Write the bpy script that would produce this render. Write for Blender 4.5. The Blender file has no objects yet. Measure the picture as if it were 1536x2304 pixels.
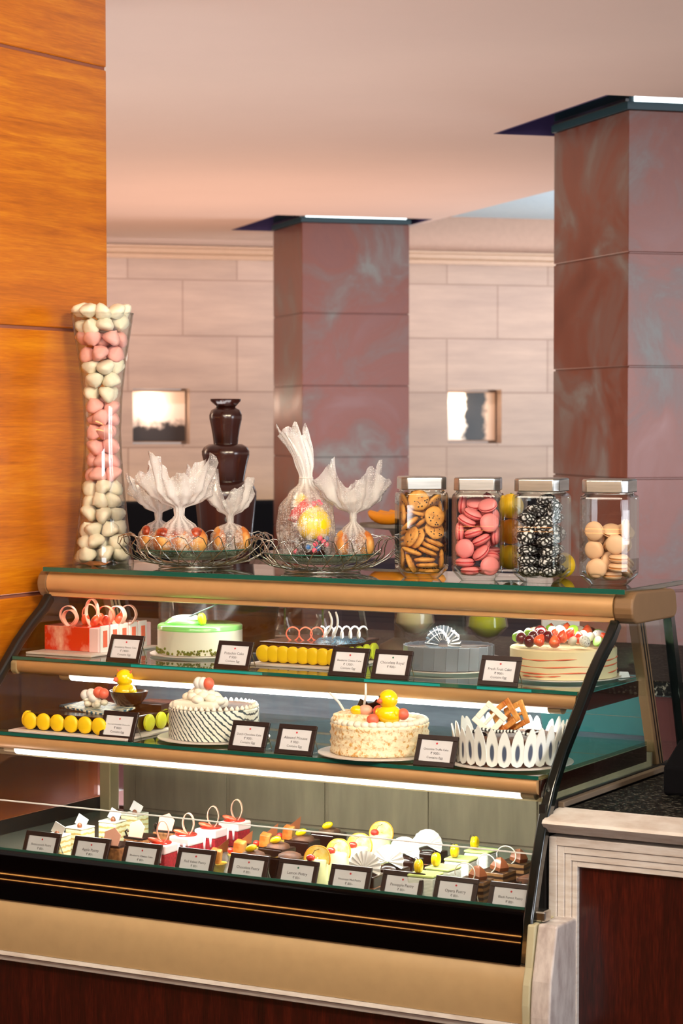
import bpy, bmesh, math, random
from mathutils import Vector, Matrix, Euler
from math import sin, cos, pi, radians as R, hypot
random.seed(7)
SC = bpy.context.scene
COL = SC.collection

# ------------------------------------------------------------ node helpers
def _mat(name):
    m = bpy.data.materials.new(name); m.use_nodes = True
    nt = m.node_tree; nt.nodes.clear()
    out = nt.nodes.new('ShaderNodeOutputMaterial')
    return m, nt, out
def nd(nt, typ, ins=None, **kw):
    n = nt.nodes.new(typ)
    for k, v in kw.items(): setattr(n, k, v)
    for k, v in (ins or {}).items():
        if isinstance(v, tuple) and len(v) == 2 and hasattr(v[0], 'outputs'):
            nt.links.new(v[0].outputs[v[1]], n.inputs[k])
        elif hasattr(v, 'is_output'):
            nt.links.new(v, n.inputs[k])
        else:
            n.inputs[k].default_value = v
    return n
def c4(c): return (c[0], c[1], c[2], 1.0)
def srgb(h):
    r = [int(h[i:i+2], 16)/255 for i in (0, 2, 4)]
    return tuple(x/12.92 if x <= .04045 else ((x+.055)/1.055)**2.4 for x in r)
def coords(nt, scale=(1,1,1), rot=(0,0,0), kind='Object'):
    tc = nd(nt, 'ShaderNodeTexCoord')
    return nd(nt, 'ShaderNodeMapping', {'Vector': (tc, kind), 'Scale': scale, 'Rotation': rot})
def ramp(nt, fac, stops, interp='LINEAR'):
    n = nd(nt, 'ShaderNodeValToRGB', {'Fac': fac})
    e = n.color_ramp.elements; n.color_ramp.interpolation = interp
    while len(e) < len(stops): e.new(.5)
    for el, (p, c) in zip(e, stops):
        el.position = p; el.color = c4(c)
    return n
def mat(name, col, rough=.5, metal=0, noise=0, nscale=30, col2=None, bump=0, bscale=80, stretch=(1,1,1),
        spec=.5, coat=0, sss=0, emit=None, estr=0, lo=.35, hi=.65, sheen=0):
    m, nt, out = _mat(name)
    b = nd(nt, 'ShaderNodeBsdfPrincipled', {'Base Color': c4(col), 'Roughness': rough, 'Metallic': metal,
                                            'Specular IOR Level': spec, 'Coat Weight': coat, 'Coat Roughness': .08})
    if col2 is not None or noise:
        mp = coords(nt, stretch)
        nz = nd(nt, 'ShaderNodeTexNoise', {'Vector': (mp, 0), 'Scale': nscale, 'Detail': 5.0, 'Roughness': .6})
        c2 = col2 if col2 is not None else tuple(x*(1-noise) for x in col)
        rp = ramp(nt, (nz, 'Fac'), [(lo, c2), (hi, col)])
        nt.links.new(rp.outputs['Color'], b.inputs['Base Color'])
    else:
        mp = coords(nt, stretch)
        nz = nd(nt, 'ShaderNodeTexNoise', {'Vector': (mp, 0), 'Scale': nscale, 'Detail': 3.0})
        rp = ramp(nt, (nz, 'Fac'), [(.3, tuple(x*.93 for x in col)), (.7, col)])
        nt.links.new(rp.outputs['Color'], b.inputs['Base Color'])
    if bump:
        n2 = nd(nt, 'ShaderNodeTexNoise', {'Vector': (mp, 0), 'Scale': bscale, 'Detail': 4.0})
        bp = nd(nt, 'ShaderNodeBump', {'Height': (n2, 'Fac'), 'Strength': bump, 'Distance': .002})
        nt.links.new(bp.outputs[0], b.inputs['Normal'])
    if sss:
        b.inputs['Subsurface Weight'].default_value = sss
        b.inputs['Subsurface Radius'].default_value = (.006, .004, .003)
        b.inputs['Subsurface Scale'].default_value = 1
    if emit:
        b.inputs['Emission Color'].default_value = c4(emit); b.inputs['Emission Strength'].default_value = estr
    nt.links.new(b.outputs[0], out.inputs[0])
    return m
def bf_ior(nt, ior):   # same reflectance from both sides of a thin pane
    g = nd(nt, 'ShaderNodeNewGeometry')
    m = nd(nt, 'ShaderNodeMix', {'Factor': (g, 'Backfacing'), 2: ior, 3: 1/ior}, data_type='FLOAT')
    return m.outputs[0]
def glass(name, tint=(.97,.985,.975), edge=(.55,.78,.68), refl=1.0, rough=.015, ior=1.45):
    m, nt, out = _mat(name)
    lw = nd(nt, 'ShaderNodeLayerWeight', {'Blend': .35})
    pw = nd(nt, 'ShaderNodeMath', {0: (lw, 'Facing'), 1: 3.0}, operation='POWER')
    mx = nd(nt, 'ShaderNodeMix', {'Factor': (pw, 0)}, data_type='RGBA')
    mx.inputs[6].default_value = c4(tint); mx.inputs[7].default_value = c4(edge)
    tr = nd(nt, 'ShaderNodeBsdfTransparent', {'Color': mx.outputs[2]})
    gl = nd(nt, 'ShaderNodeBsdfGlossy', {'Roughness': rough})
    fr = nd(nt, 'ShaderNodeFresnel', {'IOR': bf_ior(nt, ior)})
    fm = nd(nt, 'ShaderNodeMath', {0: (fr, 0), 1: refl}, operation='MULTIPLY', use_clamp=True)
    ms = nd(nt, 'ShaderNodeMixShader', {0: (fm, 0), 1: (tr, 0), 2: (gl, 0)})
    nt.links.new(ms.outputs[0], out.inputs[0])
    return m
def emis(name, col, s):
    m, nt, out = _mat(name)
    e = nd(nt, 'ShaderNodeEmission', {'Color': c4(col), 'Strength': s})
    nt.links.new(e.outputs[0], out.inputs[0]); return m
def wood(name, c1, c2, c3, stretch, rough=.35, coat=.3, nscale=3.0, fine=.35, rot=(0,0,0), metal=0):
    """streaky veneer: long noise, fine pores"""
    m, nt, out = _mat(name)
    mp = coords(nt, stretch, rot)
    n1 = nd(nt, 'ShaderNodeTexNoise', {'Vector': (mp, 0), 'Scale': nscale, 'Detail': 7.0, 'Roughness': .62, 'Distortion': .6})
    n2 = nd(nt, 'ShaderNodeTexNoise', {'Vector': (mp, 0), 'Scale': nscale*9, 'Detail': 3.0})
    mx = nd(nt, 'ShaderNodeMix', {'Factor': fine, 2: (n1, 'Fac'), 3: (n2, 'Fac')}, data_type='FLOAT')
    rp = ramp(nt, mx.outputs[0], [(.32, c1), (.5, c2), (.68, c3)])
    b = nd(nt, 'ShaderNodeBsdfPrincipled', {'Base Color': (rp, 0), 'Roughness': rough, 'Coat Weight': coat, 'Coat Roughness': .12, 'Metallic': metal})
    nt.links.new(b.outputs[0], out.inputs[0]); return m

# ------------------------------------------------------------ mesh builder
class B:
    def __init__(s): s.bm = bmesh.new(); s._v0 = 0
    def box(s, x0, x1, y0, y1, z0, z1, mi=0):
        v = [s.bm.verts.new(p) for p in ((x0,y0,z0),(x1,y0,z0),(x1,y1,z0),(x0,y1,z0),(x0,y0,z1),(x1,y0,z1),(x1,y1,z1),(x0,y1,z1))]
        for q in ((3,2,1,0),(4,5,6,7),(0,1,5,4),(1,2,6,5),(2,3,7,6),(3,0,4,7)):
            f = s.bm.faces.new([v[i] for i in q]); f.material_index = mi
        return v
    def prism(s, poly, a, b, axis='x', mi=0):
        def P(u, w, t):
            return {'x': (t,u,w), 'y': (u,t,w), 'z': (u,w,t)}[axis]
        A = [s.bm.verts.new(P(u,w,a)) for u, w in poly]; Bv = [s.bm.verts.new(P(u,w,b)) for u, w in poly]
        n = len(poly); fs = [s.bm.faces.new(A), s.bm.faces.new(Bv[::-1])]
        for i in range(n):
            fs.append(s.bm.faces.new((A[i], Bv[i], Bv[(i+1)%n], A[(i+1)%n])))
        for f in fs: f.material_index = mi
        return A+Bv
    def lathe(s, prof, n=32, c=(0,0,0), sx=1, sy=1, fn=None, mi=0):
        rings = []
        for j, (r, z) in enumerate(prof):
            if r <= 1e-6: rings.append([s.bm.verts.new((c[0],c[1],c[2]+z))])
            else:
                rg = []
                for k in range(n):
                    t = 2*pi*k/n; q = fn(r, z, t) if fn else r
                    rg.append(s.bm.verts.new((c[0]+q*cos(t)*sx, c[1]+q*sin(t)*sy, c[2]+z)))
                rings.append(rg)
        for a, b in zip(rings, rings[1:]):
            for k in range(n):
                k2 = (k+1) % n
                if len(a) == 1 and len(b) == 1: continue
                if len(a) == 1: f = s.bm.faces.new((a[0], b[k2], b[k]))
                elif len(b) == 1: f = s.bm.faces.new((a[k], a[k2], b[0]))
                else: f = s.bm.faces.new((a[k], a[k2], b[k2], b[k]))
                f.material_index = mi
        return [v for r in rings for v in r]
    def cyl(s, c, r, z0, z1, n=32, bev=0, mi=0):
        if bev: p = [(0,z0),(r-bev,z0),(r,z0+bev),(r,z1-bev),(r-bev,z1),(0,z1)]
        else: p = [(0,z0),(r,z0),(r,z1),(0,z1)]
        return s.lathe(p, n, c, mi=mi)
    def sph(s, c, r, sc=(1,1,1), n=16, m=10, mi=0, rot=None):
        p = [(r*sin(pi*i/m), -r*cos(pi*i/m)) for i in range(m+1)]; p[0] = (0,-r); p[-1] = (0,r)
        v = s.lathe(p, n, mi=mi)
        M = Matrix.Translation(c) @ (rot.to_matrix().to_4x4() if rot else Matrix()) @ Matrix.Diagonal((*sc,1))
        for q in v: q.co = M @ q.co
        return v
    def tube(s, pts, r, n=8, closed=False, sec=None, up=None, mi=0, flat=None):
        """sweep: round of radius r (number or list), or rectangular ribbon flat=(w,t) with width along 'up'"""
        P = [Vector(p) for p in pts]; N = len(P); rings = []
        prev = Vector(up) if up else None
        for i in range(N):
            a = P[(i-1) % N] if (closed or i > 0) else P[i]; b = P[(i+1) % N] if (closed or i < N-1) else P[i]
            t = (b-a); t = t.normalized() if t.length > 1e-9 else Vector((0,0,1))
            if up: u = Vector(up); u = (u - t*u.dot(t)); u = u.normalized() if u.length > 1e-6 else t.orthogonal().normalized()
            else:
                if prev is None: prev = t.orthogonal()
                u = prev - t*prev.dot(t); u = u.normalized() if u.length > 1e-6 else t.orthogonal().normalized(); prev = u
            w = t.cross(u)
            rr = r[i] if isinstance(r, (list, tuple)) else r
            if flat:
                W, T = flat[0]/2*rr, flat[1]/2*rr
                rings.append([s.bm.verts.new(P[i]+u*x+w*y) for x, y in ((-W,-T),(W,-T),(W,T),(-W,T))])
            else:
                rings.append([s.bm.verts.new(P[i]+(u*cos(2*pi*k/n)+w*sin(2*pi*k/n))*rr) for k in range(n)])
        m = len(rings[0])
        rng = range(N) if closed else range(N-1)
        for i in rng:
            a, b = rings[i], rings[(i+1) % N]
            for k in range(m):
                f = s.bm.faces.new((a[k], a[(k+1)%m], b[(k+1)%m], b[k])); f.material_index = mi
        if not closed:
            for rg in (rings[0][::-1], rings[-1]):
                f = s.bm.faces.new(rg); f.material_index = mi
        return [v for r_ in rings for v in r_]
    def xf(s, verts, M):
        for v in verts: v.co = M @ v.co
    def ob(s, name, m, parent=None, smooth=None, bevel=0, seg=2, world=False, sub=0, solid=0):
        bmesh.ops.recalc_face_normals(s.bm, faces=s.bm.faces)
        me = bpy.data.meshes.new(name); s.bm.to_mesh(me); s.bm.free()
        ms = m if isinstance(m, (list, tuple)) else [m]
        for x in ms: me.materials.append(x)
        if world and parent is not None:
            p = parent; off = Vector((0,0,0))
            while p is not None: off = off + p.location; p = p.parent
            me.transform(Matrix.Translation(-off))
        if smooth is not None:
            me.polygons.foreach_set('use_smooth', [True]*len(me.polygons))
            if smooth < 180: me.set_sharp_from_angle(angle=R(smooth))
        o = bpy.data.objects.new(name, me); COL.objects.link(o)
        if parent is not None: o.parent = parent
        if bevel:
            md = o.modifiers.new('bevel', 'BEVEL'); md.width = bevel; md.segments = seg; md.limit_method = 'ANGLE'; md.angle_limit = R(35)
            md.harden_normals = False
        if sub:
            md = o.modifiers.new('sub', 'SUBSURF'); md.levels = sub; md.render_levels = sub
        if solid:
            md = o.modifiers.new('solid', 'SOLIDIFY'); md.thickness = solid
        return o
def tag(o, label, cat, group=None, kind=None):
    if label: o['label'] = label
    if cat: o['category'] = cat
    if group: o['group'] = group
    if kind: o['kind'] = kind
    return o
def thing(name, label, cat, loc=(0,0,0), rz=0, group=None):
    o = bpy.data.objects.new(name, None); COL.objects.link(o)
    o.empty_display_size = .02
    o.location = loc; o.rotation_euler = (0,0,rz)
    return tag(o, label, cat, group)
def copy_tree(o, parent=None):
    c = o.copy(); COL.objects.link(c); c.parent = parent
    for ch in list(o.children): copy_tree(ch, c)
    return c
def struct(o, label=None, cat=None):
    o['kind'] = 'structure'
    if label: o['label'] = label
    if cat: o['category'] = cat
    return o

# ------------------------------------------------------------ materials
M = {}
M['wall_wood'] = wood('orange_veneer', srgb('9c4e05'), srgb('c06a0b'), srgb('d98a17'), (.5, .6, 9), rough=.32, coat=.25, nscale=3.2, fine=.3)
M['groove'] = mat('groove_paint', srgb('8a5240'), .5)
M['mahogany'] = wood('mahogany_veneer', srgb('1c0503'), srgb('3a0c07'), srgb('581a0e'), (14, 14, 1.1), rough=.32, coat=.3, nscale=3.0, fine=.45)
M['washed'] = mat('limewashed_wood', srgb('eae3dd'), .55, col2=srgb('cfc0b4'), nscale=16, stretch=(1,1,6), bump=.15, bscale=60, lo=.25, hi=.6)
M['marble'] = mat('cream_marble', srgb('e2d9d5'), .35, col2=srgb('b9aba8'), nscale=22, stretch=(2,2,.7), lo=.3, hi=.62, coat=.2)
M['granite'] = mat('dark_granite', srgb('8f8a7c'), .5, col2=srgb('080706'), nscale=90, stretch=(1,2.5,1), lo=.58, hi=.65, coat=.0, spec=.15)
M['champagne'] = mat('champagne_metal', srgb('c89b69'), .42, metal=.25, coat=.2)
M['champagne_pale'] = mat('pale_champagne_metal', srgb('b9a47c'), .38, metal=.3, coat=.2)
M['cap'] = mat('taupe_metal_paint', srgb('846444'), .5, metal=.1)
M['fascia'] = mat('beige_fascia_paint', srgb('c4a67a'), .45, coat=.15)
M['black_gloss'] = mat('black_glass', srgb('040202'), .025, spec=.45)
M['black_frame'] = mat('black_enamel', srgb('0b1210'), .16, coat=.6)
M['dark_gasket'] = mat('dark_gasket', srgb('14100e'), .5)
M['inner_grey'] = mat('greige_steel', srgb('7d6c5a'), .6, metal=.1, noise=.3, nscale=4, stretch=(6,1,1))
M['deck'] = mat('deck_steel', srgb('8d9488'), .25, metal=.55)
M['blue_steel'] = mat('cool_steel', srgb('5c6b76'), .5, metal=.1, col2=srgb('3b4854'), nscale=3, stretch=(1,1,9))
M['teal_panel'] = mat('teal_panel', srgb('39787c'), .4)
M['tube'] = emis('fluorescent_diffuser', (1,.97,.9), 7.0)
M['glass'] = glass('clear_glass')
M['jar_glass'] = glass('jar_glass', (.985,.99,.985), (.5,.66,.6), 1.3, .02)
M['front_glass'] = glass('front_curved_glass', (.96,.97,.965), (.8,.9,.86), .9, .01)
M['shelf_glass'] = glass('shelf_glass', (.78,.88,.83), (.3,.55,.45), 1.2, .02)
M['glass_edge'] = mat('green_glass_edge', srgb('1a5a4e'), .15, coat=.6)
M['teal_reflection'] = mat('painted_teal_reflection', srgb('1f9a97'), .15, coat=.6)
M['mauve_reflection'] = glass('reflection_tinted_glass', (.45,.37,.37), (.2,.16,.16), 1.6, .05)  # mauve tint painted in for the blurred reflection on this pane
M['chrome'] = mat('brushed_chrome', srgb('c9c6bf'), .22, metal=1)
M['lid'] = mat('brushed_lid_steel', srgb('c6c8c6'), .34, metal=1, noise=.2, nscale=8, stretch=(1,1,20))
M['wire'] = mat('silver_wire', srgb('c6c2bc'), .18, metal=1)
M['white'] = mat('white_gloss', srgb('e9e6e2'), .35)
M['plate'] = mat('white_plate', srgb('dcd2cb'), .3)
M['board'] = mat('white_card_board', srgb('d8ccc4'), .5)
M['cream'] = mat('whipped_cream', srgb('f0ead8'), .5, sss=.1, bump=.3, bscale=120)
M['ivory'] = mat('ivory_fondant', srgb('dfe0cf'), .4, noise=.06, nscale=20)
M['choc'] = mat('dark_chocolate', srgb('2a120c'), .25, noise=.3, nscale=30, coat=.3)
M['choc_mid'] = mat('milk_chocolate_sponge', srgb('6b4128'), .6, col2=srgb('2f180e'), nscale=60, bump=.4)
M['choc_shard'] = mat('chocolate_shard', srgb('8a4f30'), .35, coat=.3)
M['choc_fountain'] = mat('flowing_chocolate', srgb('32150f'), .24, coat=.3, bump=.1, bscale=25, stretch=(1,1,.15))
M['yellow'] = mat('yellow_macaron', srgb('f5cc12'), .45)
M['yellow_hi'] = mat('yellow_candy', srgb('ffd60a'), .2, coat=.5)
M['yellow_green'] = mat('lime_macaron', srgb('cfd82a'), .45)
M['meringue_w'] = mat('white_meringue', srgb('efe6cf'), .55, noise=.12, nscale=25, sss=.1)
M['meringue_p'] = mat('pink_meringue', srgb('f2b3ab'), .55, noise=.12, nscale=25, sss=.1)
M['pink'] = mat('pink_macaron', srgb('f79092'), .5)
M['pink_d'] = mat('pink_macaron_filling', srgb('d0484e'), .6)
M['peach'] = mat('peach_macaron', srgb('efc39b'), .5)
M['peach_d'] = mat('peach_macaron_filling', srgb('c98447'), .6)
M['red_glaze'] = mat('strawberry_glaze', srgb('d42410'), .2, col2=srgb('f3b9a0'), nscale=18, stretch=(1,1,.6), lo=.3, hi=.5, coat=.6)
M['red_crumb'] = mat('red_velvet_crumb', srgb('b01525'), .8, noise=.5, nscale=160, bump=.8, bscale=200)
M['red_jelly'] = mat('red_jelly', srgb('e0342a'), .12, coat=.7)
M['pink_mousse'] = mat('pink_mousse', srgb('f4cfd0'), .45)
M['coral'] = mat('coral_chocolate', srgb('e86a50'), .4)
M['coral_pale'] = mat('pale_pink_chocolate', srgb('efb29c'), .4)
M['strawb'] = mat('strawberry_flesh', srgb('d8231a'), .25, col2=srgb('ee7a4c'), nscale=50, coat=.4)
M['grape'] = mat('red_grape', srgb('6d141c'), .18, coat=.6, col2=srgb('3d0a12'), nscale=20)
M['kiwi'] = mat('kiwi_flesh', srgb('8cc63a'), .3, coat=.3)
M['dragon'] = mat('speckled_fruit', srgb('e9ece6'), .35, col2=srgb('20262a'), nscale=330, lo=.36, hi=.42)
M['green_glaze'] = mat('pistachio_glaze', srgb('84e07c'), .15, coat=.6)
M['pist'] = mat('pistachio_crumb', srgb('6c7a1e'), .8, col2=srgb('3f4a10'), nscale=200, bump=.6)
M['grey_choc'] = mat('silver_grey_chocolate', srgb('767e88'), .3, coat=.3, noise=.1)
M['grey_top'] = mat('blue_grey_glaze', srgb('4c5860'), .12, coat=.7)
M['almond'] = mat('flaked_almond_coat', srgb('f3e6c4'), .6, col2=srgb('d09b4a'), nscale=120, bump=.9, bscale=110, lo=.36, hi=.5)
M['cake_cream'] = mat('layered_cream_side', srgb('ecdcae'), .5)
M['straw_line'] = mat('strawberry_jam_line', srgb('e8704a'), .4)
M['orange'] = mat('orange_peel', srgb('f39a14'), .45, bump=.3, bscale=300)
M['lemon'] = mat('lemon_peel', srgb('f5c518'), .45, bump=.3, bscale=300)
M['bread'] = mat('golden_bread', srgb('e3ac5e'), .45, col2=srgb('b9601c'), nscale=22, bump=.3, lo=.4, hi=.62)
M['glazed'] = mat('red_glazed_topping', srgb('c24a1e'), .25, col2=srgb('6e1c0c'), nscale=90, bump=.9, bscale=140, coat=.5)
M['cookie'] = mat('golden_cookie', srgb('e0a04a'), .65, col2=srgb('b8721f'), nscale=60, bump=.5, bscale=120, lo=.3, hi=.55)
M['chip'] = mat('chocolate_chip', srgb('2c1710'), .4)
M['candy_blue'] = mat('blue_candy', srgb('3c6fb0'), .3)
M['candy_pink'] = mat('pink_candy', srgb('e8607a'), .3)
M['red_foil'] = mat('red_ribbon', srgb('d3261c'), .3)
M['card_frame'] = mat('dark_brown_frame', srgb('2a1b18'), .35, coat=.2)
M['card_paper'] = mat('card_paper', srgb('d5d6dc'), .6)
M['ink'] = mat('printed_ink', srgb('33303a'), .6)
M['dot_red'] = mat('printed_red_mark', srgb('c0303a'), .6)
M['dot_green'] = mat('printed_green_mark', srgb('1f6a55'), .6)
M['violet'] = mat('recess_violet', srgb('3a2d5c'), .6)  # dark violet lining of the ceiling recesses
M['trim_dark'] = mat('dark_teal_trim', srgb('1c3a44'), .35)
M['col_light'] = emis('column_light_strip', (.86,.97,1), 2.6)
M['led_yellow'] = emis('yellow_led_strip', (1,.78,.35), 5)
M['booth'] = mat('black_leather', srgb('08070a'), .85, spec=.1)
M['chair_violet'] = mat('violet_grey_fabric', srgb('2c2738'), .8)
M['red_shell'] = mat('dark_red_counter', srgb('5c1f1c'), .4, noise=.4, nscale=3)

def crinkle():
    m, nt, out = _mat('cracked_sugar_cookie')
    mp = coords(nt)
    v = nd(nt, 'ShaderNodeTexVoronoi', {'Vector': (mp, 0), 'Scale': 95.0, 'Randomness': 1.0}, feature='DISTANCE_TO_EDGE')
    n = nd(nt, 'ShaderNodeTexNoise', {'Vector': (mp, 0), 'Scale': 140.0, 'Detail': 3.0})
    a = nd(nt, 'ShaderNodeMath', {0: (v, 0), 1: (n, 'Fac')}, operation='MULTIPLY')
    r = ramp(nt, (a, 0), [(.06, srgb('15110f')), (.12, srgb('e6e6ea'))])
    b = nd(nt, 'ShaderNodeBsdfPrincipled', {'Base Color': (r, 0), 'Roughness': .6})
    bp = nd(nt, 'ShaderNodeBump', {'Height': (a, 0), 'Strength': .8, 'Distance': .004}); nt.links.new(bp.outputs[0], b.inputs['Normal'])
    nt.links.new(b.outputs[0], out.inputs[0]); return m
M['crinkle'] = crinkle()
def zebra(name, ca, cb, sc, rot, lo=.45, hi=.52, dist=2.5):
    m, nt, out = _mat(name)
    mp = coords(nt, (1,1,1), rot)
    w = nd(nt, 'ShaderNodeTexWave', {'Vector': (mp, 0), 'Scale': sc, 'Distortion': dist, 'Detail': 3.0, 'Detail Scale': 3.0}, wave_type='BANDS', bands_direction='X')
    r = ramp(nt, (w, 'Fac'), [(lo, ca), (hi, cb)])
    b = nd(nt, 'ShaderNodeBsdfPrincipled', {'Base Color': (r, 0), 'Roughness': .4})
    nt.links.new(b.outputs[0], out.inputs[0]); return m
M['zebra'] = zebra('streaked_white_glaze', srgb('39464a'), srgb('e3e4d8'), 36, (0,R(38),0), .16, .3, 2.2)
M['stripe_choc'] = zebra('striped_chocolate', srgb('1d2426'), srgb('dfe6e4'), 40, (0,0,0), .4, .5, 1)
M['opera'] = zebra('layered_chocolate_sponge', srgb('2a160d'), srgb('84603c'), 26, (0,R(90),0), .35, .6, 1.2)
M['cream_layers'] = zebra('cream_layered_sponge', srgb('d9b96a'), srgb('f3efc4'), 26, (0,R(90),0), .2, .4, 2.5)
M['pine_layers'] = zebra('ridged_cream', srgb('c5cfc0'), srgb('edf0e6'), 110, (0,R(90),0), .3, .6, .3)
M['transfer'] = zebra('teal_transfer_sheet', srgb('22607a'), srgb('e5e2c8'), 30, (0,R(30),R(40)), .35, .6, 4)
M['choc_marble'] = zebra('blue_speckled_glaze', srgb('10161f'), srgb('3f7088'), 60, (R(20),0,R(20)), .5, .9, 9)
def petal_mat():
    m, nt, out = _mat('white_chocolate_petal')
    tc = nd(nt, 'ShaderNodeTexCoord'); sp = nd(nt, 'ShaderNodeSeparateXYZ', {0: (tc, 'Generated')})
    a = nd(nt, 'ShaderNodeVectorMath', {0: (tc, 'Generated'), 1: (.5,.5,.38)}, operation='SUBTRACT')
    b_ = nd(nt, 'ShaderNodeVectorMath', {0: (a, 0), 1: (2.6,0,1.9)}, operation='MULTIPLY')
    l = nd(nt, 'ShaderNodeVectorMath', {0: (b_, 0)}, operation='LENGTH')
    r = ramp(nt, l.outputs['Value'], [(.35, srgb('4a5468')), (.5, srgb('e4e8e4'))])
    b = nd(nt, 'ShaderNodeBsdfPrincipled', {'Base Color': (r, 0), 'Roughness': .35}); nt.links.new(b.outputs[0], out.inputs[0]); return m
M['petal'] = petal_mat()
def cello():
    m, nt, out = _mat('dotted_cellophane')
    mp = coords(nt)
    v = nd(nt, 'ShaderNodeTexVoronoi', {'Vector': (mp, 0), 'Scale': 260.0, 'Randomness': .35})
    dot = nd(nt, 'ShaderNodeMath', {0: (v, 'Distance'), 1: .3}, operation='LESS_THAN')
    at = nd(nt, 'ShaderNodeAttribute', attribute_name='gather')
    n = nd(nt, 'ShaderNodeTexNoise', {'Vector': (mp, 0), 'Scale': 55.0, 'Detail': 4.0})
    nr = ramp(nt, (n, 'Fac'), [(.46, (0,0,0)), (.7, (.75,.75,.75))])
    g = nd(nt, 'ShaderNodeMath', {0: (at, 'Fac'), 1: (nr, 0)}, operation='MAXIMUM')
    d2 = nd(nt, 'ShaderNodeMath', {0: (dot, 0), 1: .9}, operation='MULTIPLY')
    al = nd(nt, 'ShaderNodeMath', {0: (g, 0), 1: (d2, 0)}, operation='MAXIMUM')
    al2 = nd(nt, 'ShaderNodeMath', {0: (al, 0), 1: .04}, operation='MAXIMUM')
    df = nd(nt, 'ShaderNodeBsdfDiffuse', {'Color': (.97,.97,.98,1)})
    tl = nd(nt, 'ShaderNodeBsdfTranslucent', {'Color': (.97,.97,.98,1)})
    w = nd(nt, 'ShaderNodeMixShader', {0: .45, 1: (df, 0), 2: (tl, 0)})
    tr = nd(nt, 'ShaderNodeBsdfTransparent')
    a = nd(nt, 'ShaderNodeMixShader', {0: (al2, 0), 1: (tr, 0), 2: (w, 0)})
    gl = nd(nt, 'ShaderNodeBsdfGlossy', {'Roughness': .12})
    bp = nd(nt, 'ShaderNodeBump', {'Height': (n, 'Fac'), 'Strength': .6, 'Distance': .004}); nt.links.new(bp.outputs[0], gl.inputs['Normal'])
    fr = nd(nt, 'ShaderNodeFresnel', {'IOR': bf_ior(nt, 1.5)}); nt.links.new(bp.outputs[0], fr.inputs['Normal'])
    f2 = nd(nt, 'ShaderNodeMath', {0: (fr, 0), 1: 1.1}, operation='MULTIPLY', use_clamp=True)
    ms = nd(nt, 'ShaderNodeMixShader', {0: (f2, 0), 1: (a, 0), 2: (gl, 0)})
    nt.links.new(ms.outputs[0], out.inputs[0]); return m
M['cello'] = cello()
def stone():
    m, nt, out = _mat('pale_stone_cladding')
    tc = nd(nt, 'ShaderNodeTexCoord')
    sp = nd(nt, 'ShaderNodeSeparateXYZ', {0: (tc, 'Object')})
    cb = nd(nt, 'ShaderNodeCombineXYZ', {0: (sp, 0), 1: (sp, 2)})
    br = nd(nt, 'ShaderNodeTexBrick', {'Vector': (cb, 0), 'Color1': c4(srgb('a98f7e')), 'Color2': c4(srgb('9d8372')), 'Mortar': c4(srgb('8a6f5f')),
            'Scale': 1.0, 'Mortar Size': .006, 'Mortar Smooth': .3, 'Brick Width': .71, 'Row Height': .355}, offset=.5)
    mp = coords(nt, (1,1,7))
    n = nd(nt, 'ShaderNodeTexNoise', {'Vector': (mp, 0), 'Scale': 1.6, 'Detail': 6.0, 'Roughness': .65})
    r = ramp(nt, (n, 'Fac'), [(.3, (.82,.8,.8)), (.7, (1.1,1.08,1.04))])
    mx = nd(nt, 'ShaderNodeMix', {'Factor': 1.0}, data_type='RGBA', blend_type='MULTIPLY')
    nt.links.new(br.outputs['Color'], mx.inputs[6]); nt.links.new(r.outputs[0], mx.inputs[7])
    b = nd(nt, 'ShaderNodeBsdfPrincipled', {'Base Color': mx.outputs[2], 'Roughness': .6})
    nt.links.new(b.outputs[0], out.inputs[0]); return m
M['stone'] = stone()
def column_mat():
    m, nt, out = _mat('patinated_bronze_panel')
    mp = coords(nt, (1,1,1))
    n = nd(nt, 'ShaderNodeTexNoise', {'Vector': (mp, 0), 'Scale': 2.6, 'Detail': 7.0, 'Roughness': .62, 'Distortion': .8})
    r = ramp(nt, (n, 'Fac'), [(.3, srgb('5a2415')), (.46, srgb('6b3424')), (.56, srgb('694c46')), (.68, srgb('70706e'))])
    b = nd(nt, 'ShaderNodeBsdfPrincipled', {'Base Color': (r, 0), 'Roughness': .36, 'Metallic': .25, 'Coat Weight': .3, 'Coat Roughness': .3})
    r2 = ramp(nt, (n, 'Fac'), [(.3, (.28,)*3), (.7, (.5,)*3)]); nt.links.new(r2.outputs[0], b.inputs['Roughness'])
    nt.links.new(b.outputs[0], out.inputs[0]); return m
M['column'] = column_mat()
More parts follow.
